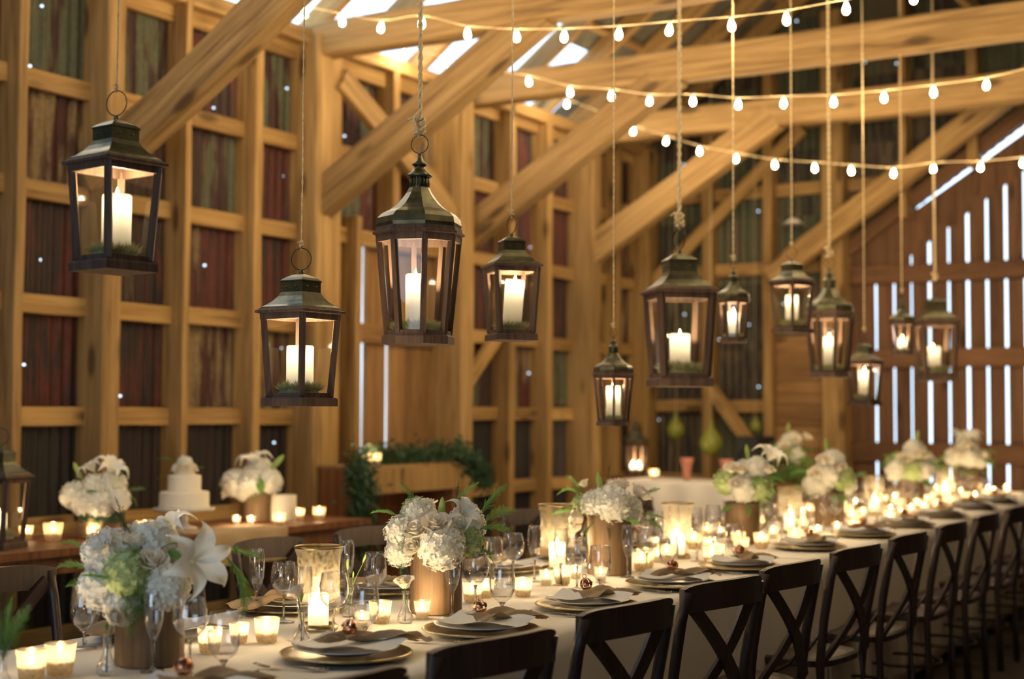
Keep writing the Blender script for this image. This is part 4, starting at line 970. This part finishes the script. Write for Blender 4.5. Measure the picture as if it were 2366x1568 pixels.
# ================================================================ chairs
def chair_meshes():
    C = {}; w = .205
    st = MB()   # one rear stile: floor to top, leaning back
    def stile(s):
        pts = [(s * .185, -.19, 0), (s * .19, -.18, .25), (s * .195, -.175, .45), (s * .20, -.195, .62), (s * .205, -.225, .78), (s * .20, -.245, .865)]
        return MB().tube(pts, [(.0175, .0175)] * 6, 8)
    C['sl'] = stile(-1).mesh('rear_leg', 'chairwood'); C['sr'] = stile(1).mesh('rear_leg', 'chairwood')
    def rail(a, b):
        x = (a - .5) * 2; c = 1 - x * x; th = .010
        xx = x * .215; y = -.235 - .045 * c; z0 = .800 + .010 * c; z1 = .885 + .006 * c - .012 * x ** 8
        prof = [(y - th - .006 * c, z0), (y - th - .002, z1), (y + th, z1), (y + th, z0), (y - th - .006 * c, z0)]
        p = prof[int(round(b * 4))]; return (xx, p[0], p[1])
    m = MB(); m.grid(rail, 24, 4, False); m.add([(-.215, -.245, .80), (-.215, -.245, .873), (-.215, -.225, .873), (-.215, -.225, .80)], [(0, 1, 2, 3)]); m.add([(.215, -.245, .80), (.215, -.245, .873), (.215, -.225, .873), (.215, -.225, .80)], [(3, 2, 1, 0)])
    C['rail'] = m.mesh('top_rail', 'chairwood')
    for s, k in ((1, 'c1'), (-1, 'c2')):
        pts = []
        for i in range(13):
            t = i / 12; pts.append((s * (.185 - .37 * t), -.232 - .035 * math.sin(PI * t) + .045 * t + s * .004, .835 - .375 * t))
        C[k] = MB().tube(pts, [(.006, .023)] * 13, 4, flat=Vector((1, 0, 0))).mesh('cross_brace', 'chairwood')
    def sy(x): return .21
    pr = []
    m = MB(); n = 36; 
    out = []
    for i in range(n):
        a = 2 * PI * i / n; ex = .5; cx_, cy_ = math.cos(a), math.sin(a)
        x = .215 * math.copysign(abs(cx_) ** ex, cx_); y = .205 * math.copysign(abs(cy_) ** ex, cy_); x *= 1 + .10 * (y / .2)
        out.append((x, y + .01))
    vs = [(x * .94, y * .94, .432) for x, y in out] + [(x, y, .438) for x, y in out] + [(x, y, .458) for x, y in out] + [(x * .93, y * .93, .466) for x, y in out] + [(x * .8, y * .8, .458) for x, y in out]
    m.add(vs, [(j * n + i, j * n + (i + 1) % n, (j + 1) * n + (i + 1) % n, (j + 1) * n + i) for j in range(4) for i in range(n)] + [tuple(range(4 * n, 5 * n)), tuple(range(n))[::-1]], False)
    C['seat'] = m.mesh('seat', 'chairwood')
    for s, k in ((-1, 'fl'), (1, 'fr')): C[k] = MB().tube([(s * .20, .185, 0), (s * .195, .18, .435)], [.0145, .018], 10).mesh('front_leg', 'chairwood')
    m = MB(); m.tube([(.19 * math.cos(t * PI / 12), .0 + .18 * math.sin(t * PI / 12), .22 + .0 * t) for t in range(24)], .008, 6, True)
    C['st'] = m.mesh('stretcher', 'chairwood')
    for s, k in ((-1, 'bl'), (1, 'br')): C[k] = MB().tube([(s * .197, -.20, .60), (s * .200, -.13, .5), (s * .198, -.02, .435)], .006, 6).mesh('side_brace', 'chairwood')
    return C
CM = None
def chair(x, y, rz, label, group):
    global CM
    CM = CM or chair_meshes()
    t = thing('crossback_chair', label, 'chair', (x, y, 0), rz, group)
    for k, nm in (('seat', 'seat'), ('sl', 'rear_leg'), ('sr', 'rear_leg'), ('fl', 'front_leg'), ('fr', 'front_leg'), ('rail', 'top_rail'), ('c1', 'cross_brace'), ('c2', 'cross_brace'), ('st', 'stretcher'), ('bl', 'side_brace'), ('br', 'side_brace')): obj(nm, CM[k], t)
    return t
ncx = [2.20, 2.81, 3.49, 4.15, 4.76, 5.48, 6.2, 6.93, 7.62, 8.35, 9.05, 9.8, 10.4]
nrot = [-6, -8, -7, -9, -5, -5, -2, 0, 1, 0, 2, 1, 0]
nang = {}
for i, x_ in enumerate(ncx):
    yb = 1.80 + .022 * (x_ - 2.6); a = R_(nrot[i]); off = .25
    cx_, cy_ = x_ - math.sin(a) * off * -1 * -1, yb + math.cos(a) * off
    chair(cx_, cy_, a, 'dark crossback chair on the near side, ' + ORD[i] + ' from the front', 'crossback chairs on the near side')
fcs = [(3.08, 3.86, 4), (3.72, 3.88, -3), (4.38, 3.90, 3), (5.02, 3.92, -4), (5.7, 3.95, 3), (6.4, 3.98, 0), (7.1, 4.0, 2), (7.8, 4.05, 0)]
for i, (x_, y_, r_) in enumerate(fcs):
    chair(x_, y_ - .25, PI + R_(r_), 'dark crossback chair on the far side, ' + ORD[i] + ' from the left', 'crossback chairs on the far side')

# ================================================================ along the left wall: cake table
KY0, KY1, KX1, KZ = 5.30, 5.98, 6.85, .76
t = thing('cake_table', 'long dark wooden table with the cake against the left wall', 'table', (4.6, (KY0 + KY1) / 2, 0))
obj('tabletop', MB().box(-2.0, KX1 - 4.6, KY0 - 5.64, KY1 - 5.64, KZ - .035, KZ).mesh('tabletop', 'tablewood'), t)
obj('apron', MB().box(-1.9, KX1 - 4.7, -.29, .29, KZ - .12, KZ - .035).mesh('apron', 'tablewood'), t)
for a in (-1.8, KX1 - 4.78):
    for b in (-.26, .26): obj('leg', cached('kleg', lambda: MB().box(-.035, .035, -.035, .035, 0, KZ - .12).mesh('leg', 'tablewood')), t, (a, b, 0))
def kt(px, py): p = atz(px, py, KZ); return Vector((p.x, min(max(p.y, KY0 + .06), KY1 - .06), KZ + .001))
def kx(px, y): p = aty(px, 1000, y); return Vector((p.x, y, KZ + .001))
c = kx(428, 5.66); t = thing('cake_stand', 'white pedestal cake stand under the wedding cake', 'cake stand', c)
obj('foot', MB().lathe([(.001, 0), (.075, 0), (.07, .008), (.028, .02), (.02, .035)], 28).mesh('foot', 'china'), t); obj('pedestal', MB().lathe([(.02, .035), (.022, .05), (.017, .07), (.02, .088), (.045, .100)], 24).mesh('pedestal', 'china'), t)
obj('plate', MB().lathe([(.001, .098), (.15, .098), (.163, .104), (.165, .112), (.158, .112), (.001, .108)], 40).mesh('plate', 'china'), t)
ck = thing('wedding_cake', 'three-tier ivory wedding cake topped with white flowers', 'cake', c + Vector((0, 0, .112)))
def tier(r, z, h): return MB().lathe([(.001, z), (r + .004, z), (r + .006, z + .006), (r, z + .012), (r, z + h - .006), (r - .006, z + h), (.001, z + h)], 40)
obj('tier', tier(.132, 0, .088).mesh('tier', 'icing'), ck); obj('tier', tier(.088, .088, .088).mesh('tier', 'icing'), ck); obj('tier', tier(.055, .176, .04).mesh('tier', 'icing'), ck)
for k in range(6): part('rose_bloom', RO[k % 2], ck, Vector((.045 * math.cos(k * 1.05), .045 * math.sin(k * 1.05), .215)), orient(Vector((math.cos(k * 1.05), math.sin(k * 1.05), .8))), .03)
part('hydrangea_bloom', HY[0], ck, Vector((0, 0, .235)), orient(UP), .045)
part('fern_frond', FR[0], ck, RIGHT * -.05 + UP * .24, orientx(RIGHT * -1 + UP * .3), .1); part('leaf', LF, ck, RIGHT * .06 + UP * .2 - AWAY * .05, orientx(RIGHT + UP * .3), .06); part('leaf', LF, ck, RIGHT * -.08 + UP * .17 - AWAY * .05, orientx(RIGHT * -1 - UP * .3), .06)
c = kx(232, 5.62); vase_wood(c, 'broad wood vase at the left of the cake table', .105, .19); b = thing('vase_band', 'dark green band of leaves around the left cake-table vase', 'foliage', c)
m = MB()
rnd = random.Random(3)
for i in range(150):
    a = rnd.random() * 2 * PI; z = .10 + rnd.uniform(-.02, .02); p = Vector((.108 * math.cos(a), .108 * math.sin(a), z)); tdir = Vector((-math.sin(a), math.cos(a), rnd.uniform(-.3, .3))); n_ = Vector((math.cos(a), math.sin(a), 0)) * .006
    m.add([p, p + tdir * .02 + UP * .007 + n_, p + tdir * .04 + n_, p + tdir * .02 - UP * .007 + n_], [(0, 1, 2, 3)])
obj('leaves', m.mesh('leaves', 'leafd'), b)
d4 = (c - CAMP).dot(fwd)
K1 = [('H', 180, 1122, .03, 34), ('H', 208, 1136, .06, 34), ('H', 245, 1140, .08, 34), ('H', 282, 1130, .05, 30), ('H', 225, 1105, .02, 34), ('H', 262, 1098, .0, 34), ('L', 255, 1070, .02, 46, (.5, .8, .3)), ('L', 220, 1068, .0, 38, (-.5, .9, .2)), ('B', 181, 1065, .0, 22, (-.5, 1, 0)), ('F', 290, 1110, 0, 50, (1, .1, 0)), ('F', 290, 1125, .04, 40, (.9, -.3, 0)), ('V', 190, 1130, .09, 34, (1, .4, .3)), ('V', 210, 1118, .09, 34, (1, .2, .3)), ('F', 270, 1085, .02, 40, (.7, .6, .1)), ('G', 235, 1125, -.05, 45)]
arrangement(c + Vector((0, 0, .19)), 'white flower arrangement at the left of the cake', els_px(K1, (232, 1218 - .19 * F / d4), d4))
c = kx(598, 5.72); vase_wood(c, 'dark wood vase right of the wedding cake', .085, .17); d5 = (c - CAMP).dot(fwd)
K2 = [('H', 548, 1108, .03, 34), ('H', 585, 1105, .05, 36), ('H', 625, 1105, .03, 32), ('H', 600, 1085, -.03, 36), ('L', 590, 1070, .0, 46, (-.2, 1, .1)), ('B', 640, 1062, .0, 26, (.7, .8, 0)), ('R', 528, 1100, .0, 16), ('R', 525, 1130, .0, 16), ('V', 605, 1090, .09, 45, (.2, -1, .2)), ('F', 600, 1110, .08, 40, (0, -1, .2)), ('H', 570, 1122, .04, 28)]
arrangement(c + Vector((0, 0, .17)), 'white flower arrangement at the right of the cake', els_px(K2, (598, 1195 - .17 * F / d5), d5))
c = kx(657, 5.60); o = obj('cream_canister', MB().lathe([(.001, 0), (.072, 0), (.075, .004), (.075, .148), (.072, .15), (.066, .148), (.066, .01), (.001, .01)], 32).mesh('cream_canister', 'icing'), None, c); tag(o, 'plain cream cylinder vase behind the votives right of the cake', 'vase')
c = Vector((4.75, KY0 + .30, KZ + .002))
m = MB(); x0, x1 = aty(470, 1200, KY0).x, aty(662, 1200, KY0).x
m.grid(lambda a, b: (x0 + (x1 - x0) * a, (KY1 - .02 - b * 1.0 * (KY1 - KY0) if b < .7 else KY0 - .02 - .01 * math.sin(a * 20)), (KZ + .003 if b < .7 else KZ - (b - .7) * .55)), 30, 20)
vs = []
m = MB()
for i in range(31):
    a = i / 30; x = x0 + (x1 - x0) * a
    for (yy, zz) in ((KY0 + .3, KZ + .003), (KY0 + .0, KZ + .003), (KY0 - .012, KZ - .002), (KY0 - .016 - .008 * math.sin(a * 18), KZ - .06), (KY0 - .02 - .014 * math.sin(a * 18), KZ - .17)): vs.append((x, yy, zz))
m.add(vs, [(i * 5 + j, (i + 1) * 5 + j, (i + 1) * 5 + j + 1, i * 5 + j + 1) for i in range(30) for j in range(4)], True)
o = obj('table_runner', m.mesh('table_runner', 'burlap')); tag(o, 'tan burlap runner hanging over the front of the cake table', 'runner')
for px, py, k, sc, lb in ((60, 1247, 'mercury', 1.0, 'leftmost small gold votive on the cake table'), (122, 1250, 'cut', 1.35, 'large bright square-shouldered votive left of the left vase'), (215, 1246, 'mercury', .95, 'small gold votive in front of the left cake-table vase'), (333, 1245, 'mercury', 1.3, 'tall gold votive left of the cake stand'),
                          (546, 1212, 'clear', .9, 'small votive at the foot of the flowers right of the cake'), (580, 1212, 'clear', .85, 'dim clear votive beside the right cake-table vase'), (640, 1194, 'cut', 1.0, 'bright votive in front of the cream cylinder vase'), (645, 1214, 'cut', 1.0, 'bright votive at the front below the cream cylinder vase'), (690, 1202, 'mercury', 1.0, 'mercury votive second from the right on the cake table'), (737, 1200, 'cut', 1.1, 'rightmost bright votive on the cake table')):
    p = atz(px, py, KZ); votive(Vector((p.x, min(max(p.y, KY0 + .05), KY1 - .05), KZ + .001)), k, lb, 'votives on the cake table', sc, VOT_W * .8)
lantern(4, kx(2, 5.55), 1.15, 10, 'dark lantern standing at the far left end of the cake table', None, (0, 0), .16, .035, 'pillar candle in the lantern on the cake table', rope=False, mlabel='moss bed in the lantern on the cake table', w=PIL_W * .7)
# ---------------------------------------------------------------- garlanded wooden bar by the plank door
p0 = aty(846, 1085, 5.75); p1 = aty(1062, 1085, 5.75); zt = p0.z; zb = aty(846, 1143, 5.75).z
t = thing('wooden_bar', 'pale-fronted wooden bar draped with a green garland by the door', 'bar', ((p0.x + p1.x) / 2, 5.95, 0)); hw = (p1.x - p0.x) / 2
obj('front_board', MB().box(-hw, hw, -.2, -.165, zb, zt).mesh('front_board', 'crate'), t); obj('top', MB().box(-hw, hw, -.2, .2, zt, zt + .02).mesh('top', 'crate'), t)
for s in (-1, 1):
    obj('side_panel', MB().box(s * (hw - .03), s * hw, -.165, .18, 0, zt).mesh('side_panel', 'tablewood'), t)
obj('shelf', MB().box(-hw, hw, -.19, .18, .55, .59).mesh('shelf', 'tablewood'), t); obj('back_board', MB().box(-hw + .03, hw - .03, .15, .18, .0, zb).mesh('back_board', 'tablewood'), t)
def foliage(name, pts, rad, n, seed, label, mat='leafd', s=.05, kind=None):
    rnd = random.Random(seed); m = MB(); c0 = Vector(pts[0])
    for i in range(n):
        k = rnd.random() * (len(pts) - 1); j = int(k); f_ = k - j; p = Vector(pts[j]).lerp(Vector(pts[j + 1]), f_) + Vector((rnd.gauss(0, 1), rnd.gauss(0, .6), rnd.gauss(0, 1))) * rad * .5 - c0
        d = Vector((rnd.uniform(-1, 1), rnd.uniform(-1, 1), rnd.uniform(-1, .8))).normalized() * s * rnd.uniform(.6, 1.3); g = d.cross(Vector((rnd.random(), 1, rnd.random()))).normalized() * s * .2
        m.add([p, p + d * .45 + g, p + d, p + d * .45 - g], [(0, 1, 2, 3)], True)
    o = obj(name, m.mesh(name, mat), None, c0); tag(o, label, 'foliage', None, kind); return o
x0, x1 = p0.x, p1.x
foliage('leafy_garland', [(x0 - .12, 5.72, zt - .1), (x0 - .02, 5.8, zt + .05), (x0 + .3, 5.88, zt + .06), (x0 + .6, 5.88, zt + .05), (x1 - .2, 5.86, zt + .07), (x1 + .02, 5.76, zt + .1), (x1 + .12, 5.7, zt - .02), (x1 + .28, 5.7, zt - .15)], .085, 2600, 4, 'dark green leafy garland draped over the wooden bar')
foliage('leafy_garland', [(x0 - .16, 5.66, .55), (x0 - .12, 5.68, .8), (x0 - .09, 5.7, .98)], .11, 1000, 6, 'dark bushy end of foliage left of the wooden bar')
votive(Vector((aty(842, 1080, 5.82).x, 5.80, zt + .021)), 'cut', 'left bright votive of the pair on the garlanded bar', 'votives on the garlanded bar', 1.1); votive(Vector((aty(860, 1080, 5.82).x, 5.80, zt + .021)), 'cut', 'right bright votive of the pair on the garlanded bar', 'votives on the garlanded bar', 1.25)
# ---------------------------------------------------------------- drinks table before the far wall
A = atz(1565, 1112, .92)
bx, by = 10.1, 4.78
zt = CZ - (1112 - 955) * ((Vector((bx, by, 0)) - Vector((0, 0, 0))).dot(Vector((fwd.x, fwd.y, 0)))) / F
t = thing('drinks_table', 'table under a pale cloth before the far wall', 'table', (bx, by, 0), 0); obj('tabletop', MB().box(-.35, .35, -.55, .48, zt - .04, zt - .006).mesh('tabletop', 'tablewood'), t)
for a in (-.3, .3):
    for b in (-.48, .42): obj('leg', MB().box(a - .03, a + .03, b - .03, b + .03, 0, zt - .04).mesh('leg', 'tablewood'), t)
m = MB(); pr_ = []
path = [(-.36 - .02, zt - .62, 1), (-.37, zt - .3, .6), (-.365, zt - .01, .1), (-.35, zt, 0), (.35, zt, 0), (.37, zt - .3, .6)]
vs = []
for i in range(61):
    b = -.56 + 1.06 * i / 60
    for x_, z_, k in path: vs.append((bx + x_ + (-1 if x_ < 0 else 1) * k * .04 * math.sin(b * 22), by + b, z_))
m.add(vs, [(i * 6 + j, (i + 1) * 6 + j, (i + 1) * 6 + j + 1, i * 6 + j + 1) for i in range(60) for j in range(5)], True)
o = obj('drinks_cloth', m.mesh('drinks_cloth', 'linen')); tag(o, 'pale cloth hanging over the drinks table before the far wall', 'tablecloth')
def bt(px): p = atx(px, 1100, bx); return Vector((bx, p.y, zt + .002))
def bt2(px, dx): p = atx(px, 1100, bx + dx); return Vector((bx + dx, p.y, zt + .002))
def conev(loc, label): o = obj('flared_vase', cached('cone', lambda: MB().lathe([(.001, 0), (.022, 0), (.026, .004), (.030, .06), (.040, .12), (.055, .17), (.053, .17), (.038, .12), (.028, .06), (.001, .02)], 24).mesh('flared_vase', 'pink')), None, loc); return tag(o, label, 'vase', 'coral flared vases')
conev(bt(1587), 'left coral-pink flared vase on the drinks table'); conev(bt2(1678, -.1), 'right coral-pink flared vase, half hidden by flowers')
votive(bt(1511), 'cut', 'single bright votive at the left of the drinks table', None, 1.15)
c = atx(1468, 1098, 10.85)
lp = thing('lantern_pedestal', 'dark plinth under the lantern beside the drinks table', 'plinth', (c.x, c.y, 0)); obj('column', MB().box(-.14, .14, -.14, .14, 0, c.z - .002).mesh('column', 'tablewood'), lp); obj('cap', MB().box(-.16, .16, -.16, .16, c.z - .03, c.z - .001).mesh('cap', 'tablewood'), lp)
lantern(8, c, .72, 5, 'dark standing lantern with bright candles beside the drinks table', None, (-.02, 0), .10, .028, 'left candle in the standing lantern by the drinks table', rope=False, mlabel='moss bed in the standing lantern by the drinks table')
pillar(c + RIGHT * .03 + Vector((0, 0, .022)), .026, .08, 'right candle in the standing lantern by the drinks table')
c = bt2(1820, .15); c.y = atx(1820, 1100, bx + .15).y
fl = thing('side_table', 'small dark side table under the far green-white flowers', 'table', (c.x, c.y, 0)); obj('tabletop', MB().lathe([(.001, zt - .03), (.2, zt - .03), (.2, zt), (.001, zt)], 24).mesh('tabletop', 'tablewood'), fl); obj('pedestal', MB().lathe([(.15, 0), (.03, .04), (.03, zt - .03)], 16).mesh('pedestal', 'tablewood'), fl)
vase_wood(c, 'dark vase on the small side table behind the banquet flowers', .07, .14); rand_arr(c + Vector((0, 0, .16)), 'loose green-white flower arrangement standing behind the banquet table', 31, .155, 0)
foliage('leafy_spray', [tuple(c + Vector((-.05, .15, .05))), tuple(c + Vector((-.05, -.2, .08)))], .12, 400, 9, 'dark green leaves below the far loose flower arrangement', 'leaf', .05, 'stuff')
# green glass teardrops hanging before the far wall
def drop(px, py, x, sc, label, top):
    p = atx(px, py, x); o = thing('glass_teardrop', label, 'ornament', p, 0, 'hanging green glass teardrops', sc)
    obj('body', cached('tear', lambda: MB().lathe([(.001, -.115), (.05, -.105), (.085, -.07), (.10, -.02), (.095, .03), (.07, .075), (.04, .11), (.02, .15), (.013, .2), (.001, .21)], 28).mesh('body', 'greenglass')), o)
    obj('cord', MB().tube([(0, 0, .2), (0, 0, (roofz(p.y) + .1 - p.z) / sc)], .003, 5).mesh('cord', 'rope'), o)
drop(1643, 1022, 11.6, 1.0, 'yellow-green glass teardrop hanging above the coral vases', 3.4)
drop(1561, 992, 11.9, .8, 'dimmer olive glass teardrop hanging left of the brighter one', 3.4); drop(1745, 985, 12.0, .5, 'faint small glass teardrop hanging right of the other two', 3.4)
p = atx(1740, 1045, 11.7); t = thing('loudspeaker', 'black loudspeaker box on a stand before the far wall', 'loudspeaker', (p.x, p.y, 0), R_(-15))
obj('cabinet', MB().box(-.1, .14, -.125, .125, p.z - .17, p.z + .14).mesh('cabinet', 'black'), t); obj('cone', MB().lathe([(.001, 0), (.07, .015), (.08, 0)], 24).mesh('cone', 'iron'), t, (-.101, 0, p.z - .04), (0, -PI / 2, 0)); obj('stand', MB().lathe([(.2, 0), (.02, .05), (.02, p.z - .17)], 12).mesh('stand', 'iron'), t)
# small pale lamp high on the far wall
p = atx(1833, 517, 12.2); t = thing('wall_lamp', 'small pale unlit lamp shade hanging high before the far wall', 'lamp', p); obj('shade', MB().lathe([(.02, .05), (.05, .035), (.09, .0), (.085, .0), (.03, .03)], 24).mesh('shade', 'white'), t); obj('cord', MB().tube([(0, 0, .05), (0, 0, 1.5)], .003, 5).mesh('cord', 'iron'), t)
